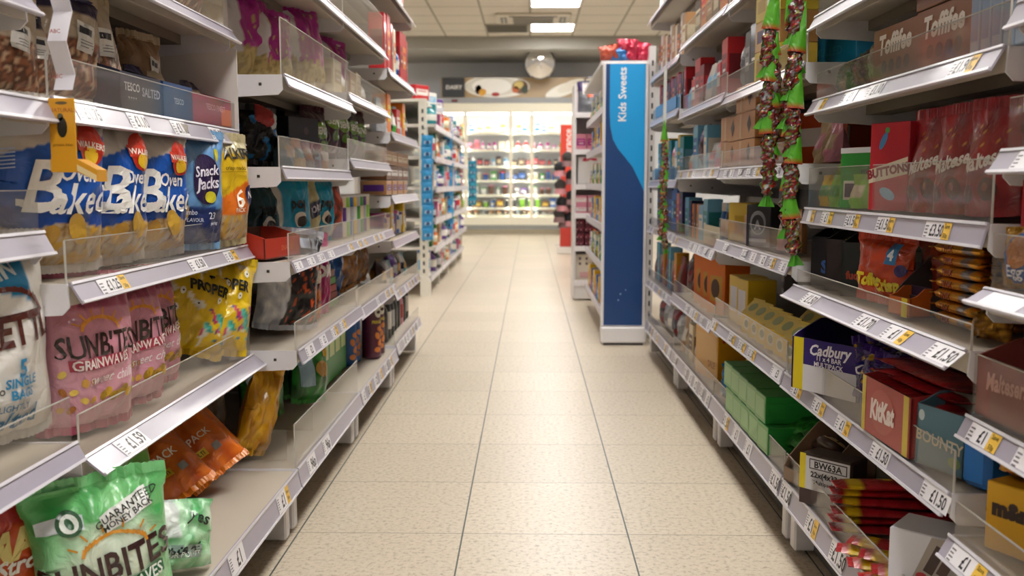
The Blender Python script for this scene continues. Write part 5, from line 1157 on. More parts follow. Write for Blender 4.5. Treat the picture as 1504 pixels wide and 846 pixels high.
# green mint cartons bottom
n_ = 0
for j in range(2):
    for k in range(5):
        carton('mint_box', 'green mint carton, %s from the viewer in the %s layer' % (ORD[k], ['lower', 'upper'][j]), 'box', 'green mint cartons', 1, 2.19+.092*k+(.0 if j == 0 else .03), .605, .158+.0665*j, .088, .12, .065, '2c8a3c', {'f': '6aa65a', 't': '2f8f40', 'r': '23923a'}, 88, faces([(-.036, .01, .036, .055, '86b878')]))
for k in range(3):
    packet('mint_pack', 'flat green sweet pack lying in front of the mint cartons, %s' % ORD[k], 'sweet pack', 'flat green packs', 1, 0, .61, .158+.022*k, .12, .07, .025, gold_art('2f9a2c', '145a1c', k), 60, 62, 0, None, None, y=2.04+.05*k, nu=14, nv=12)
packet('sweet_bag', 'blue foil sweet bag in front of a yellow pack, beyond the mint cartons', 'sweet bag', None, 1, 0, .6, .158, .12, .1, .06, gold_art('1f86c8', '0f5c98', 2), 60, 0, 0, None, None, y=2.72, mat='crinkle', wr=2)
packet('sweet_bag', 'yellow floral bag behind the blue foil bag', 'sweet bag', None, 1, 0, .68, .158, .14, .15, .06, gold_art('dcb828', '9a8a34', 6), 62, 0, 0, None, 'dcb828', y=2.76)
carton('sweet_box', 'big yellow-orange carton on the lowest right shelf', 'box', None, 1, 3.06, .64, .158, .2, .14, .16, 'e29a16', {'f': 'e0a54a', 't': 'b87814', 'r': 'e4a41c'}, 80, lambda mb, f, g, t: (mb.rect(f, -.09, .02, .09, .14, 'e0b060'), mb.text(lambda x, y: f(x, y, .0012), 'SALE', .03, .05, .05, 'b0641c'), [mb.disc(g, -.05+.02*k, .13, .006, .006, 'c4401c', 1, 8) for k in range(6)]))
rowR(3.2, 3.57, .57, .158, [('pouch', .09, .13, .05, 'tan', 'white'), ('box', .08, .13, .06, 'cream', 'brown'), ('pouch', .09, .12, .05, 'silver', 'beige')], 'the lowest shelf past the yellow-orange carton', 'pale packs past the orange carton', 23)
rowR(3.64, 4.36, .58, .158, [('bag', .12, .12, .06, 'silver', 'grey'), ('bag', .12, .13, .06, 'dark_red', 'navy'), ('bag', .11, .11, .06, 'silver', 'white')], 'the far end of the lowest right shelf', 'foil bags at the far right end', 24)
# bay 2 shelf z .623
def emb(mb, f, g, t): mb.disc(f, 0, .06, .028, .03, '8d9098', 3, 18); mb.disc(lambda x, y: f(x, y, .0012), 0, .056, .022, .024, '2c2c32', 3, 18); mb.text(lambda x, y: f(x, y, .0018), 'A', .03, 0, .055, 'a9acb4', 0, .05); mb.rect(f, -.03, .012, .03, .02, '9a9da4')
carton('chocolate_box', 'dark grey box with a pale emblem behind the forward clear guard', 'box', None, 1, 2.41, .6, .623, .085, .07, .105, '2c2c32', {}, 60, emb)
carton('chocolate_box', 'mustard yellow box left of the dark emblem box', 'box', None, 1, 2.64, .61, .623, .1, .08, .105, 'cfae3a', {'f': 'd2b548'}, 66, faces([(-.02, .02, .02, .07, 'bb9a2c')]))
rowR(2.14, 2.32, .59, .623, [('pouch', .08, .1, .04, 'tan', 'beige'), ('pouch', .08, .09, .04, 'pink', 'tan')], 'the pale pouches beside the dark emblem box', 'pale pouches', 25)
carton('sweet_box', 'small pink-white box between the mustard and dark boxes', 'box', None, 1, 2.52, .6, .623, .05, .05, .075, 'd8b4a8', {}, 70)
rowR(2.84, 3.06, .6, .59, [('jar', .06, .13, .06, 'purple', 'light_blue'), ('jar', .06, .13, .06, 'navy', 'light_blue'), ('jar', .06, .13, .06, 'blue', 'white')], 'the shelf beyond the mustard box', 'purple and blue jars', 26, gap=.008)
rowR(3.1, 3.58, .575, .59, [('box', .08, .14, .05, 'light_blue', 'teal'), ('box', .07, .12, .05, 'light_blue', 'white'), ('box', .04, .12, .05, 'orange', 'tan'), ('box', .04, .12, .06, 'dark_grey', 'brown'), ('box', .04, .12, .06, 'orange', 'brown'), ('box', .06, .13, .06, 'navy', 'purple')], 'the shelf of dark books and jars', 'boxes on the right middle shelf', 27)
mb = MB(); mb.box((0, 0, .03), (.26, .002, .06), 'ddd3b4', None); mb.text(lambda x, y: (x, -.0016, y), 'SWEETS', .018, .04, .03, '6a5a3c'); o = mb.build('shelf_card'); put(o, mb, 1, 2.98, .566, .59, 90); tag(o, 'plain cream card propped along the front of the shelf below the blue jars', 'card')
rowR(3.62, 4.36, .575, .594, [('box', .07, .18, .05, 'navy', 'purple'), ('box', .05, .15, .05, 'orange', 'red'), ('box', .08, .17, .05, 'blue', 'navy'), ('box', .04, .16, .05, 'blue', 'light_blue'), ('box', .09, .17, .05, 'navy', 'blue')], 'the far right shelf of dark blue boxes', 'blue boxes on the far right shelf', 28)
# shelf z .827 bays 2-4
for j in range(3):
    for k in range(4):
        if j == 2 and k > 1: continue
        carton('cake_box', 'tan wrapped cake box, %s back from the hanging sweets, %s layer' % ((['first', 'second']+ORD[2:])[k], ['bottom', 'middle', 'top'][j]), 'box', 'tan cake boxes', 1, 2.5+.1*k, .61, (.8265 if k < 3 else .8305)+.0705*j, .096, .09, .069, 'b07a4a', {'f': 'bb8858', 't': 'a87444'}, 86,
          faces([(-.008, .004, .008, .066, 'c9a884')] if k % 2 else [], [], [] if k % 2 else [(0, .036, .018, .024, '3c2a24', 2, 4)]))
rowR(2.12, 2.28, .66, .827, [('pouch', .07, .09, .05, 'pink', 'beige'), ('pouch', .07, .1, .05, 'beige', 'pink')], 'the shelf before the tan cake boxes', 'clear pink packs', 29)
rowR(2.93, 3.58, .575, .83, [('pouch', .1, .09, .05, 'pink', 'silver'), ('pouch', .1, .08, .05, 'silver', 'red'), ('box', .06, .14, .05, 'light_blue', 'white'), ('bag', .11, .15, .06, 'purple', 'maroon'), ('box', .07, .15, .05, 'light_blue', 'blue')], 'the right shelf of clear pink packs', 'packs on the right eye level shelf', 30)
rowR(3.62, 4.36, .575, .797, [('box', .07, .16, .05, 'teal', 'light_blue'), ('box', .05, .17, .05, 'yellow', 'teal'), ('box', .08, .15, .05, 'light_blue', 'white'), ('bag', .09, .15, .05, 'pink', 'cream')], 'the far right shelf behind the thin sweet strip', 'pale boxes behind the thin sweet strip', 31)
tray('sweet_tray', 'light blue carton tray lying low on the far right shelf', 'tray', None, 1, 4.1, .6, .797, .5, .07, .06, .05, '5aa4d8', a=90)
# shelf z 1.033
for j in range(3):
    for k in range(2):
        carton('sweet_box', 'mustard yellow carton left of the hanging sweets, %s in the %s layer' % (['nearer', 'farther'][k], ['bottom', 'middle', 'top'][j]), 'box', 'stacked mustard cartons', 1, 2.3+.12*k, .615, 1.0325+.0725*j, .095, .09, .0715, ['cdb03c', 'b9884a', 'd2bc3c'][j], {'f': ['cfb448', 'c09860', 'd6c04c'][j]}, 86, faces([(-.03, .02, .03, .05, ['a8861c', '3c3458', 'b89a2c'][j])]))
rowR(2.5, 2.79, .58, 1.033, [('box', .07, .16, .05, 'navy', 'black'), ('box', .06, .15, .05, 'dark_grey', 'grey'), ('bag', .06, .14, .05, 'silver', 'grey'), ('box', .09, .13, .05, 'navy', 'gold'), ('box', .06, .12, .05, 'light_blue', 'navy')], 'the shelf beside the mustard cartons', 'navy and grey boxes', 32)
rowR(2.84, 3.58, .575, 1.045, [('box', .09, .16, .05, 'red', 'dark_red'), ('box', .06, .1, .05, 'red', 'white'), ('pouch', .1, .12, .05, 'silver', 'light_blue'), ('pouch', .1, .12, .05, 'white', 'light_blue'), ('box', .07, .13, .05, 'dark_red', 'red')], 'the high right shelf after the red box', 'red and pale packs on the high right shelf', 33)
rowR(3.62, 4.36, .58, 1.063, [('box', .05, .15, .06, 'red', 'dark_red'), ('box', .05, .14, .06, 'brown', 'dark_brown'), ('box', .05, .14, .06, 'dark_red', 'orange')], 'the light blue tray shelf', 'slim red and brown boxes', 34)
tray('sweet_tray', 'light blue carton tray in front of the slim red and brown boxes', 'tray', None, 1, 3.98, .565, 1.063, .6, .02, .055, .05, '5a96d0', a=90)
# top shelves
rowR(2.02, 2.78, .59, 1.287, [('box', .1, .2, .06, 'brown', 'tan'), ('box', .09, .22, .06, 'yellow', 'gold'), ('box', .1, .2, .06, 'tan', 'cream')], 'the high shelf above the mustard cartons', 'tall cartons on the high right shelf', 35)
rowR(2.84, 3.58, .59, 1.293, [('box', .11, .13, .06, 'brown', 'tan'), ('box', .1, .15, .06, 'orange', 'red'), ('box', .1, .13, .06, 'dark_brown', 'cream')], 'the high shelf of orange and brown boxes', 'orange and brown boxes on the high right shelf', 36)
rowR(3.62, 4.36, .575, 1.261, [('box', .07, .15, .05, 'tan', 'cream'), ('box', .05, .16, .05, 'white', 'tan'), ('box', .06, .13, .05, 'brown', 'orange'), ('box', .06, .14, .05, 'cream', 'white')], 'the far right shelf of tan cartons', 'tan and white cartons', 37)
rowR(3.62, 4.36, .56, 1.512, [('box', .12, .17, .08, 'white', 'green'), ('box', .12, .16, .08, 'yellow', 'green')], 'the highest far right shelf', 'yellow and white boxes on top', 38)
rowR(1.3, 1.98, .62, 1.12, [('box', .12, .14, .06, 'dark_red', 'cream'), ('pouch', .11, .13, .05, 'brown', 'red')], 'the shelf above the toffee boxes', 'packs above the toffee boxes', 39)
# ---------------------------------------------------------------- hanging strips of sweets
def sweetpack(parent_loc, l_, group, s_=1.0, seed=0, rz=0, tilt=0):
    rnd = random.Random(seed)
    mb = MB(); mb.mat = 'foil'; G = C('58a82a')
    # long pointed green header narrowing to the neck
    def hd(u, v): return (u*(.002+.017*(1-v)**.9)*s_, -(.0035+.006*(1-v))*cos(u*pi/2)*s_, (v*.1)*s_)
    mb.grid(hd, 6, 8, lambda u, v: G if v > .07 else C('b0241c')); mb.grid(lambda u, v: (hd(u, v)[0], -hd(u, v)[1], hd(u, v)[2]), 6, 8, lambda u, v: G if v > .07 else C('b0241c'), flip=True)
    o = mb.build('sweet_pack')
    b = MB(); b.mat = 'crinkle'   # twisted packet of wrapped jellies below
    cols = ['8a1a1c', '4c1018', '5a1420', '9a9ca0', '3a6a24', 'a8281c', '3c1016', '5c1418', '7c8a2a', '70141c']
    def nf(u, v):
        r = (.015+.0045*sin(v*19+seed)*sin(pi*u*2+seed)+.006*noise.noise(Vector((u*4, v*3, seed))))*.9*(1-.55*max(0, v-.8)/.2)*(1 if v > .08 else .5)
        return (r*cos(pi*u)*s_, r*.75*sin(pi*u)*s_, -(1-v)*.075*s_)
    b.grid(nf, 22, 24, lambda u, v: C(cols[int((noise.noise(Vector((cos(pi*u)*1.4, v*4.2, sin(pi*u)*1.4+seed*2.3)))+1)*12) % 10]))
    b.build('sweet_net', o)
    t_ = MB(); t_.mat = 'foil'
    t_.grid(lambda u, v: (u*(.005+.011*(1-v))*s_, .006*sin(u*5)*s_, (-.075-.022*(1-v))*s_), 8, 3, lambda u, v: C('4a9a24')); t_.build('green_tail', o)
    o.location = parent_loc; o.rotation_euler = (R(tilt), R(rnd.uniform(-9, 9)), rz); tag(o, l_, 'sweet pack', group); return o
def strip_hook(x, y, z0, z1, l_, arm=None):
    r = tag(empty('hanging_strip', (x, y, z1)), l_, 'hanging strip')
    m = MB(); m.mat = 'plastic'; m.box((0, 0, (z0-z1)/2), (.012, .0016, z1-z0), 'cfd2cc'); m.build('plastic_strip', r)
    m = MB(); m.mat = 'plastic'; m.tube([(0, 0, 0), (0, 0, .012), (.008, 0, .02), (.018, 0, .012), (.018, 0, .002)], .0018, 'silver'); m.build('hook', r)
    if arm: m = MB(); m.mat = 'plastic'; m.tube([(0, .002, -.004), (arm[0]-x, arm[1]-y, -.004)], .003, 'silver'); m.build('arm', r)
X0, Y0 = .502, 1.975
strip_hook(X0-.012, Y0+.03, .78, 1.262, 'clear plastic strip holding the left column of green and red sweet packs')
strip_hook(X0+.03, Y0-.01, .68, 1.262, 'clear plastic strip holding the right column of green and red sweet packs')
for k in range(6):
    sweetpack((X0-.016+.006*(k % 2), Y0+.005+.004*(k % 2), 1.09-.052*k), 'green topped red sweet pack in the left hanging column, %s from the top' % ['first', 'second', 'third', 'fourth', 'fifth', 'sixth', 'seventh'][k], 'green and red hanging sweet packs', 1.0, k)
for k in range(9):
    sweetpack((X0+.028-.005*(k % 2), Y0-.03+.008*(k % 2), 1.15-.055*k), 'green topped red sweet pack in the right hanging column, %s from the top' % ['first', 'second', 'third', 'fourth', 'fifth', 'sixth', 'seventh', 'eighth', 'ninth', 'tenth'][k], 'green and red hanging sweet packs', 1.0, k+20)
strip_hook(.515, 3.7, .6, 1.22, 'thin white strip holding the distant column of green and red sweet packs')
for k in range(8):
    sweetpack((.512+.004*(k % 2), 3.68, .94-.05*k), 'small green and orange sweet pack on the distant strip, %s from the top' % ['first', 'second', 'third', 'fourth', 'fifth', 'sixth', 'seventh', 'eighth'][k], 'sweet packs on the distant strip', .8, k+50)
# ================================================================ far end of the shop
# narrow gondola with the Kids Sweets end panel
KY = 4.59
r = tag(empty('end_display', (.455, 4.6, 0)), 'white narrow end unit with a blue and navy Kids Sweets panel', 'end display')
def K(mb): mb.M = Matrix.Translation((-.455, -4.6, 0)); return mb
mb = K(MB()); mb.mat = 'enamel'; mb.box((.4535, KY+.02, .72), (.215, .03, 1.26), 'e4e2e4', bev=.003); mb.build('panel_frame', r)
mb = K(MB()); mb.mat = 'plastic'
f = lambda x, z, o=0: (x, KY+.0035-o, z)
mb.box((.453, KY+.0035, .72), (.187, .004, 1.245), '16427c')
mb.poly(lambda x, z: (x, KY+.0008, z), [(.378, 1.342), (.546, 1.342), (.546, .745), (.52, .80), (.49, .86), (.45, .91), (.42, .945), (.395, .99), (.382, 1.05), (.378, 1.12)][::-1], '0d9fe4')
for dx, dz, s_ in ((.44, .25, .004), (.465, .27, .003), (.43, .22, .004)): mb.disc(lambda x, z: (x, KY+.0005, z), dx, dz, s_, s_*1.2, '8aa8d4', 1, 8)
mb.build('sign_panel', r)
mb = K(MB()); mb.mat = 'plastic'; mb.text(lambda x, z: (x, KY, z), 'Kids Sweets', .052, .437, 1.2, 'f4f6fa', pi/2, .02, 0, 1.0); mb.build('sign_lettering', r)
mb = K(MB()); mb.mat = 'enamel'; mb.box((.456, KY+.03, .05), (.218, .08, .078), 'e8e6e8', bev=.006); mb.box((.456, KY+.02, .006), (.19, .05, .012), '3a3a3c'); mb.build('base', r)
mb = K(MB()); mb.mat = 'enamel'; mb.box((.583, KY+.06, .74), (.03, .05, 1.38), 'e2e0e0')
z = .15
while z < 1.4: mb.box((.583, KY+.0345, z), (.008, .001, .025), '2c2a2a'); z += .05
mb.build('upright', r)
mb = K(MB()); mb.mat = 'enamel'; mb.box((.58, 5.35, .7), (.02, 1.4, 1.36), 'd8d4d0'); mb.build('back_panel', r)
mb = K(MB()); mb.mat = 'enamel'; mb.box((.46, 5.37, 1.352), (.24, 1.48, .02), 'dedcdc'); mb.build('top_board', r)
for zz in (.13, .36, .56, .76, .95, 1.14):
    mb = K(MB()); mb.mat = 'enamel'; mb.box((.47, 5.36, zz), (.2, 1.4, .018), 'd6d2ce'); mb.box((.362, 5.36, zz+.004), (.012, 1.4, .036), 'c4bfcc'); mb.build('shelf_board', r)
for n_, zz in enumerate((.14, .37, .57, .77, .96, 1.15)):
    row(1, 4.68, 6.02, .375, zz, [[('box', .1, .14, .07, 'yellow', 'gold'), ('pouch', .1, .13, .06, 'light_blue', 'white'), ('box', .09, .13, .06, 'blue', 'yellow'), ('pouch', .1, .12, .06, 'pink', 'red')],
      [('pouch', .11, .12, .06, 'green', 'lime'), ('box', .1, .12, .06, 'white', 'blue'), ('pouch', .1, .13, .06, 'orange', 'yellow')]][n_ % 2], 'the Kids Sweets side shelf, level %s from the floor' % ['one', 'two', 'three', 'four', 'five', 'six'][n_], 'sweets on the narrow unit', 60+n_)
for k, (x, c, h_) in enumerate(((.385, 'c4553c', .07), (.43, '3f86d0', .065), (.46, 'c41c44', .1), (.52, 'd02850', .09))):
    packet('sweet_bag', ['small orange topped tub on the Kids Sweets unit', 'small blue topped tub on the Kids Sweets unit', 'crimson crinkled bag peaking on top of the Kids Sweets unit', 'crimson bag at the right corner on top of the Kids Sweets unit'][k], 'sweet bag', 'bags on top of the end unit', 1, 0, x, 1.364, .1, h_, .06, gold_art(c, c, k), 10, 0, 6*k-8, None, None, mat='crinkle', y=4.66+.05*(k % 2)*(k > 1), nu=14, nv=14, wr=2.5)
# endcap shelf unit facing the viewer
r = tag(empty('end_shelving', (.47, 6.5, 0)), 'white end shelving facing the viewer, left of the Kids Sweets unit', 'shelving')
EY = 6.36
def E(mb): mb.M = Matrix.Translation((-.47, -6.5, 0)); return mb
mb = E(MB()); mb.mat = 'enamel'; mb.box((.5, 6.72, .72), (.4, .02, 1.4), 'c8bcc0'); mb.build('back_panel', r)
for x in (.3, .72): mb = E(MB()); mb.mat = 'enamel'; mb.box((x, 6.55, .72), (.014, .36, 1.42), 'dcd8da'); mb.build('side_panel', r)
for zz in (.12, .35, .57, .76, .99, 1.23):
    mb = E(MB()); mb.mat = 'enamel'; mb.box((.51, 6.54, zz), (.4, .34, .016), 'd8d2d2'); mb.box((.51, EY, zz), (.42, .014, .034), 'ece8ec'); mb.build('shelf_board', r)
mb = E(MB()); mb.mat = 'enamel'; mb.box((.51, 6.4, .06), (.42, .06, .1), 'e4e2e4', bev=.005); mb.build('base', r)
def ends(kind, x, z, w_, h_, d_, c1, c2, l_, cat, group=None):
    gen(1, 6.45, x, z, (kind, w_, h_, d_, c1, c2), l_, group, 0, 0, cat=cat)
b = Bag(.17, .21, .12, 4, 'pouch'); mb = b.mesh(lambda u, v: C('6d6f76') if v < .7 else C('3a2a5c'), 20, 24, 'foil'); mb.rect(b.fn(1), -.05, .12, .04, .2, 'e6dcdc', 6, 6); mb.rect(b.fn(2), -.02, .1, .02, .13, 'd0603c', 3, 3)
o = mb.build('gift_bag'); hnd = MB(); hnd.mat = 'plastic'; hnd.tube([(-.04, -.02, .19), (-.03, -.02, .225), (0, -.02, .235), (.03, -.02, .225), (.04, -.02, .19)], .004, '3a2a5c'); hnd.build('handle', o)
put(o, mb, 1, 6.46, .40, 1.249, 0); tag(o, 'grey gift bag with a white and purple picture on top of the end shelving', 'gift bag')
for k in range(3): ends('box', .34+.075*k, 1.0, .07, .11, .07, 'pink', 'magenta', 'pink ribboned gift box on the end shelving, %s from the left' % ['first', 'second', 'third'][k], 'box', 'pink gift boxes')
mb = MB(); mb.mat = 'card'; mb.box((0, 0, .09), (.2, .08, .18), 'e6e4e4', None, .004)
fz = lambda x, z: (x, -.0412, z); mb.disc(fz, -.04, .165, .03, .014, 'c42a4a', 2, 14, .3); mb.disc(fz, .0, .168, .03, .012, 'd03a5a', 2, 14, -.3)
o = mb.build('gift_bag'); h_ = MB(); h_.mat = 'plastic'; h_.tube([(-.03, -.03, .18), (0, -.03, .2), (.03, -.03, .18)], .003, 'c42a4a'); h_.build('handle', o); o.location = (.42, 6.45, .7785); tag(o, 'plain white gift bag with crimson bows on the end shelving', 'gift bag')
for j in range(2):
    for k in range(3): ends('box', .345+.085*k, .5785+.0625*j, .08, .062, .08, 'pink', 'white', 'small pale pink box on the end shelving, %s in the %s layer' % (['left', 'middle', 'right'][k], ['lower', 'upper'][j]), 'box', 'pale pink boxes')
for j in range(2):
    for k in range(4):
        mb = MB(); mb.mat = 'foil'; mb.box((0, 0, .047), (.058, .06, .094), '5c1a2c', None, .006)
        fz = lambda x, z: (x, -.0305, z)
        for q in range(8): mb.disc(fz, -.02+.013*(q % 4), .02+.045*(q//4)+.01*(q % 2), .005, .005, ['d89aa8', 'b03a54'][q % 2], 1, 8)
        o = mb.build('patterned_box'); o.location = (.34+.061*k, 6.45, .3595+.0955*j); tag(o, 'maroon dotted box on the end shelving, column %s, %s' % (['one', 'two', 'three', 'four'][k], ['lower', 'upper'][j]), 'box', 'maroon dotted boxes')
mb = MB(); mb.mat = 'card'; mb.box((0, 0, .09), (.24, .06, .18), 'dcd2c4', None, .004); fz = lambda x, z: (x, -.0312, z)
for j in range(2):
    for k in range(5): mb.disc(fz, -.09+.045*k, .15-.035*j, .008, .01, '5c4a48', 2, 10)
mb.rect(fz, -.09, .02, -.03, .06, 'e0b0b0'); mb.rect(fz, .0, .03, .09, .05, 'c03a44')
o = mb.build('craft_box'); o.location = (.43, 6.45, .1295); tag(o, 'cream craft box with two rows of dark dots, lowest on the end shelving', 'box')
# red clearance panel unit with hats
r = tag(empty('clearance_display', (.42, 10.7, 0)), 'tall red Clearance panel of a distant end display', 'end display')
mb = MB(); mb.mat = 'plastic'; mb.box((0, 0, .755), (.16, .03, 1.35), 'b8342a', None, .004)
mb.build('sign_panel', r)
mb = MB(); mb.mat = 'plastic'; mb.rect(lambda x, z: (x, -.0162, z), -.08, .85, .08, 1.43, 'd8422e'); mb.text(lambda x, z: (x, -.0175, z), 'Clearance', .1, 0, 1.18, 'f6e4e0', pi/2, .02); mb.build('sign_lettering', r)
mb = MB(); mb.mat = 'enamel'; mb.box((.05, .05, .04), (.32, .12, .08), 'e2ded8', None, .006); mb.build('base', r)
mb = MB(); mb.mat = 'enamel'; mb.box((.28, .4, .7), (.4, .8, 1.38), 'd4cfc8'); mb.build('shelving_block', r)
for k, (px, py) in enumerate(((833, 232), (822, 246), (839, 258), (823, 272), (840, 288), (826, 297), (822, 314), (838, 320), (829, 322), (834, 300))):
    D = 8.6; x = (px-778)*D/F; z = H+(270-py)*D/F
    mb = MB(); mb.mat = 'matte'; sd = k
    mb.grid(lambda u, v: tuple(q*(.052+.008*noise.noise(Vector((u*7, v*9, sd)))) for q in (cos(pi*u)*sin(pi*v), sin(pi*u)*sin(pi*v), -cos(pi*v))), 16, 10, lambda u, v: C('17171c') if k % 3 else C('3a3432'))
    o = mb.build('hat'); c_ = MB(); c_.mat = 'matte'
    c_.grid(lambda u, v: ((.047+.008*v)*cos(pi*u), (.047+.008*v)*sin(pi*u), -.03-.05*v), 16, 3, C('c88a90') if k % 2 else C('8a6a6c')); c_.build('hat_cuff', o)
    t_ = MB(); t_.mat = 'plastic'; t_.tube([(0, 0, .05), (0, .015, .1)], .003, 'silver'); t_.build('hanger', o)
    o.location = (x, D+.02*k, z); tag(o, '%s pom-pom hat hanging in front of the red panel, %s from the top' % ('black' if k % 3 else 'dark brown', ORD[k] if k > 1 else ['highest', 'second'][k]), 'hat', 'hanging pom-pom hats')
mb = MB(); mb.mat = 'enamel'; mb.box((.0, 0, .7), (.025, .3, 1.1), 'd8d4d0'); mb.box((0, 0, .05), (.1, .4, .1), 'd8d4d0', bev=.01); o = mb.build('hat_stand'); o.location = (.46, 8.75, 0); tag(o, 'white stand carrying the dark pom-pom hats', 'stand')
# green plants/flowers beside the fridge
for k in range(6):
    b = Bag(.12, .2, .07, k, 'pouch'); mb = b.mesh(lambda u, v: C('3f9a34') if v > .5 or u > .2 else C('a5825c'), 10, 12, 'foil'); o = mb.build('herb_pack'); o.location = (.43, 12.0, .32+.155*k); tag(o, 'green herb pack hanging left of the red panel, %s from the bottom' % ['lowest', 'second', 'third', 'fourth', 'fifth', 'topmost'][k], 'herb pack', 'hanging herb packs')
mb = MB(); mb.mat = 'enamel'; mb.box((.43, 12.07, .65), (.04, .03, 1.3), 'd8d4d0'); mb.box((.43, 12.07, .01), (.2, .2, .02), 'c8c4c0'); tag(mb.build('herb_stand'), 'thin post carrying the green herb packs', 'stand')
# ---------------------------------------------------------------- left gondola beyond the first run
bounds = [6.6, 7.42, 8.25, 9.07, 9.9]
r = tag(empty('shelving_bay', (-.75, 8.25, 0)), 'second left shelving run with a slotted white end post', 'shelving')
def G(mb): mb.M = Matrix.Translation((.75, -8.25, 0)); return mb
for i, yy in enumerate(bounds):
    mb = G(MB()); mb.mat = 'enamel'; mb.box((-.735, yy+.02, .68), (.055, .03, 1.36), 'dcd8cc')
    z = .12
    while z < 1.33: mb.box((-.735, yy+.0045, z), (.014, .001, .028), '2c2a2a'); z += .055
    mb.build('upright', r)
mb = G(MB()); mb.mat = 'enamel'; mb.box((-1.2, 8.25, .68), (.02, 3.3, 1.34), 'b8b2aa'); mb.build('back_panel', r)
mb = G(MB()); mb.mat = 'enamel'; mb.prism([(-.76, .0), (-.69, .0), (-.69, .1), (-.72, .14), (-.76, .14)], 6.585, 6.64, 'y', 'dcd8cc'); mb.build('foot', r)
lv = [(.10, .69), (.30, .66), (.50, .655), (.72, .65), (.93, .65), (1.15, .65)]
for i in range(4):
    for n_, (zz, X) in enumerate(lv):
        y0, y1 = bounds[i]+.03, bounds[i+1]
        mb = G(MB()); mb.mat = 'enamel'; mb.box((-(X+.25), (y0+y1)/2, zz+.03), (.5, y1-y0, .02), 'd6d0c8')
        sh = mb.build('shelf_board', r); mb = G(MB()); mb.mat = 'plastic'; mb.box((-X, (y0+y1)/2, zz+.02), (.012, y1-y0, .04), 'd4d0d8'); mb.build('price_strip', sh)
cs = [('box', 'white', 'light_blue'), ('bottle', 'teal', 'white'), ('tub', 'magenta', 'white'), ('box', 'dark_green', 'white'), ('pouch', 'red', 'white'), ('box', 'blue', 'white'), ('bottle', 'black', 'silver'), ('box', 'pink', 'white'), ('jar', 'orange', 'white'), ('box', 'tan', 'brown'), ('bottle', 'purple', 'white'), ('box', 'teal', 'light_blue'), ('can', 'silver', 'red'), ('box', 'green', 'lime')]
for n_, (zz, X) in enumerate(lv):
    rnd = random.Random(n_+5); sp = []
    for k in range(24):
        c_ = cs[(k*5+n_*3) % len(cs)]; sp.append((c_[0], .1+.05*rnd.random(), .1+.07*rnd.random(), .08, c_[1], c_[2]))
    row(-1, 6.66, 9.88, X+.015, zz+.041, sp, 'the second left run, shelf %s from the floor' % ['one', 'two', 'three', 'four', 'five', 'six'][n_], 'stock on the second left run', n_+80, full=False, zig=.02)
# top boards goods
for k in range(3):
    gen(-1, 6.75+.55*k, .80+.0, 1.361, ('box', .16, .1, .12, ['red', 'white', 'purple'][k], ['white', 'light_blue', 'white'][k]), '%s topped box on the very top of the second left run' % ['red', 'white', 'purple'][k], 'boxes on top of the second left run', 60)
mb = G(MB()); mb.mat = 'enamel'; mb.box((-.95, 8.25, 1.35), (.46, 3.3, .02), 'dcd8cc'); mb.build('top_board', r)
# blue clip strips
for s_i, (px, D, n_, z1, wd) in enumerate(((622+.0, 6.5, 9, 1.10, .085), (653, 8.0, 10, 1.18, .08), (688, 10.3, 6, 1.02, .1))):
    x = (px+6-778)*D/F
    strip_hook(x, D+.012, z1-.085*n_, z1+.06, ['clip strip on the slotted end post of the second left run', 'clip strip halfway along the second left run', 'clip strip at the far end of the second left run'][s_i], (-.735, [6.62, 8.26, 9.91][s_i]))
    for k in range(n_):
        b = Bag(wd, .085, .02, k, 'pillow'); mb = b.mesh(lambda u, v: C('e4eef4') if .3 < v < .6 and abs(u) < .6 else C(['2f92cc', '2f92cc', '1686a8'][s_i]), 10, 10, 'foil'); o = mb.build('snack_pack')
        lg = MB(); lg.mat = 'foil'; lg.disc(b.fn(1), 0, b.h*.45, .016, .012, '1c4f8a', 2, 12); lg.build('logo_patch', o)
        o.location = (x, D-.012, z1-.078*(k+1)); o.rotation_euler = (R(12), R(random.uniform(-5, 5)), R(20))
        tag(o, 'small blue hanging pack on the %s clip strip, %s from the top' % (['nearest', 'middle', 'farthest'][s_i], ORD[k] if k > 1 else ['first', 'second'][k]), 'snack pack', 'blue hanging packs')
# ---------------------------------------------------------------- dairy fridge, banner
FY = 14.72
r = tag(empty('dairy_fridge', (-.3, FY, 0)), 'long cream dairy fridge with glowing shelves and glass doors', 'fridge')
def Q(mb): mb.M = Matrix.Translation((.3, -FY, 0)); return mb
x0, x1 = -2.0, 1.4; cx = (x0+x1)/2; W_ = x1-x0
def part(nm, mat, *boxes, parent=r):
    mb = Q(MB()); mb.mat = mat
    for c, d, col in boxes: mb.box(c, d, col)
    return mb.build(nm, parent)
part('cabinet_back', 'enamel', ((cx, FY+.58, 1.0), (W_, .03, 1.9), 'cfd0d2'))
for x in (x0, x1): part('cabinet_side', 'enamel', ((x, FY+.3, 1.0), (.04, .6, 2.0), 'e4e0d2'))
part('canopy', 'enamel', ((cx, FY+.28, 1.93), (W_+.04, .64, .15), 'ece6d2'))
part('canopy_trim', 'enamel', ((cx, FY+.2, 2.04), (W_+.04, .5, .08), '9a9c9e'))
part('base_bin', 'enamel', ((cx, FY+.28, .17), (W_+.04, .64, .2), 'e4dfcd'))
part('base_bumper', 'enamel', ((cx, FY-.03, .115), (W_+.04, .05, .07), '8a8c88'))
part('kick_plate', 'enamel', ((cx, FY+.08, .035), (W_, .1, .07), 'd8d0bc'))
part('light_strip', 'fridge_lamp', ((cx, FY+.07, 1.84), (W_-.1, .04, .02), 'white'))
posts = [-1.99, -1.45, -.98, -.29, .03, .66, 1.35]
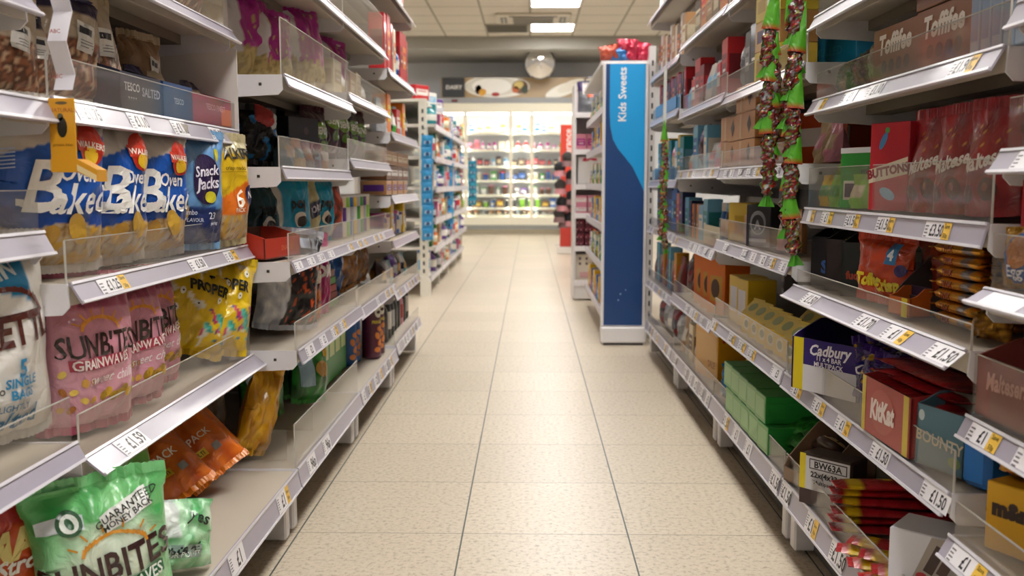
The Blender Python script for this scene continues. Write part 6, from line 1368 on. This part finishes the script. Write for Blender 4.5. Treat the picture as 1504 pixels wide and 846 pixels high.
for i, x in enumerate(posts[1:-1]):
    part('door_post', 'enamel', ((x, FY, 1.06), (.055, .05, 1.6), 'e8e2cf'))
    part('light_strip', 'fridge_lamp', ((x, FY+.045, 1.06), (.02, .02, 1.5), 'white'))
for i in range(len(posts)-1):
    a_, b_ = posts[i]+.03, posts[i+1]-.03
    part('door_glass', 'door_glass', (((a_+b_)/2, FY-.004, 1.06), (b_-a_, .006, 1.58), 'white'))
    part('door_handle', 'plastic', ((b_-.03, FY-.03, 1.0), (.014, .02, .5), 'd8d4c8'))
rails = [.40, .60, .82, 1.04, 1.29, 1.55]
for z in [.285]+rails:
    sh = part('fridge_shelf', 'enamel', ((cx, FY+.32, z), (W_-.06, .46, .014), 'e6e6e2')); part('price_rail', 'plastic', ((cx, FY+.08, z), (W_-.06, .012, .038), 'eee8d4'), parent=sh)
pal = [[('tub', 'white', 'orange'), ('tub', 'cream', 'red'), ('tub', 'white', 'light_blue'), ('jar', 'beige', 'orange')], [('pouch', 'blue', 'white'), ('tub', 'dark_grey', 'white'), ('tub', 'lime', 'white'), ('box', 'brown', 'yellow')], [('tub', 'brown', 'pink'), ('pouch', 'white', 'grey'), ('box', 'purple', 'white'), ('tub', 'white', 'green')],
 [('tub', 'blue', 'red'), ('box', 'dark_grey', 'blue'), ('tub', 'cream', 'white'), ('pouch', 'green', 'white')], [('bottle', 'light_blue', 'white'), ('pouch', 'dark_brown', 'beige'), ('bottle', 'white', 'red'), ('box', 'dark_grey', 'red')], [('box', 'cream', 'white'), ('bottle', 'red', 'white'), ('box', 'pink', 'red'), ('bottle', 'magenta', 'white')], [('bottle', 'light_blue', 'white'), ('box', 'orange', 'cream'), ('carton', 'white', 'blue'), ('bottle', 'orange', 'white')]]
for n_, z in enumerate([.285]+rails):
    x = -1.32; k = 0; rnd = random.Random(n_+300)
    top = ([.285]+rails+[1.83])[n_+1]-z
    while x < .98:
        c_ = pal[n_][(k//2+rnd.randint(0, 1)) % 4]; w_ = .06+.05*rnd.random(); h_ = min(top-.045, .1+.06*rnd.random())
        if not any(abs(x+w_/2-p) < .05 for p in ()):
            o = stock(c_[0], round(w_, 2), round(h_, 2), .07, c_[1], c_[2], k); o.location = (x+w_/2, FY+.19+.03*rnd.random(), z+.0076)
            tag(o, '%s and %s %s on fridge shelf %s from the bottom, %s from the left' % (c_[1].replace('_', ' '), c_[2].replace('_', ' '), {'tub': 'tub', 'jar': 'jar', 'pouch': 'pouch', 'box': 'box', 'bottle': 'bottle', 'carton': 'carton'}[c_[0]], ['one', 'two', 'three', 'four', 'five', 'six', 'seven'][n_], ORD[k] if k > 1 else ['first', 'second'][k]), c_[0], 'dairy goods on fridge shelf %d' % (n_+1))
        x += w_+.012+.02*rnd.random(); k += 1
        if k > 25: break
# banner over the fridge
r = tag(empty('fridge_banner', (-.3, FY+.1, 2.08)), 'long banner above the fridge with bowls of fruit and a folded cloth', 'banner')
def B(mb): mb.M = Matrix.Translation((.3, -FY-.1, -2.08)); return mb
BY = FY-.02
mb = B(MB()); mb.mat = 'card'; mb.box((-.05, BY+.01, 2.23), (2.6, .02, .3), 'b49a74'); mb.build('banner_board', r)
mb = B(MB()); mb.mat = 'card'
f = lambda o: (lambda x, z: (x, BY-.001-.0006*o, z))
for k in range(13): mb.rect(f(0), -1.3, 2.09+.023*k, 1.2, 2.093+.023*k, '9c8460')
def bd(cx, cz, rx, rz, col, lv, rot=0):
    def ff(x, z): return (x, BY-.001-.0006*lv, max(2.082, min(2.378, z)))
    mb.disc(ff, cx, cz, rx, rz, col, 5, 36, rot)
bd(-.5, 2.25, .5, .17, 'f0ede4', 1); bd(-.56, 2.25, .42, .14, 'dcd8cc', 2); bd(-.58, 2.25, .3, .12, 'f6f4ee', 3)
bd(-.78, 2.2, .05, .07, '4a2c34', 3); bd(-.72, 2.16, .06, .05, 'e0a63c', 4, .5); bd(-.52, 2.13, .06, .03, 'a83430', 4); bd(-.15, 2.24, .12, .1, '6f4a2c', 4); bd(-.17, 2.27, .08, .06, 'd8c070', 5, .3); bd(-.22, 2.2, .05, .05, 'c86a3c', 5); bd(-.08, 2.2, .05, .06, '2c3a24', 5, .4)
bd(.52, 2.2, .3, .09, 'ece8dc', 2, .35); bd(.62, 2.26, .22, .07, 'e2dccc', 3, .4); bd(.76, 2.22, .03, .05, '2c3634', 4, -.3); bd(1.02, 2.3, .2, .09, 'e8e2d0', 2)
mb.build('fruit_picture', r)
mb = MB(); mb.mat = 'plastic'; mb.box((0, 0, 0), (.34, .02, .29), '35383c', None, .003); f0 = lambda x, z: (x, -.0112, z)
mb.text(f0, 'DAIRY', .085, .01, 0, 'e8e6e0', 0, .02); o = mb.build('dairy_sign'); o.location = (-1.16, BY-.03, 2.235)
br = MB(); br.mat = 'enamel'; br.box((0, .02, -.15), (.02, .03, .06), '6a6a6a'); br.build('sign_bracket', o)
tag(o, 'square dark grey DAIRY sign at the left end of the fruit banner', 'sign')
mb = MB(); mb.mat = 'plastic'; mb.box((0, 0, 0), (.09, .03, .03), '4a2024', None, .004); o = mb.build('temperature_display'); ds = MB(); ds.mat = 'plastic'; ds.box((0, -.016, 0), (.05, .002, .014), 'b03028'); ds.build('screen', o); o.location = (-1.14, FY-.057, 2.035); tag(o, 'small dark red display box on the fridge edge under the DAIRY sign', 'display')
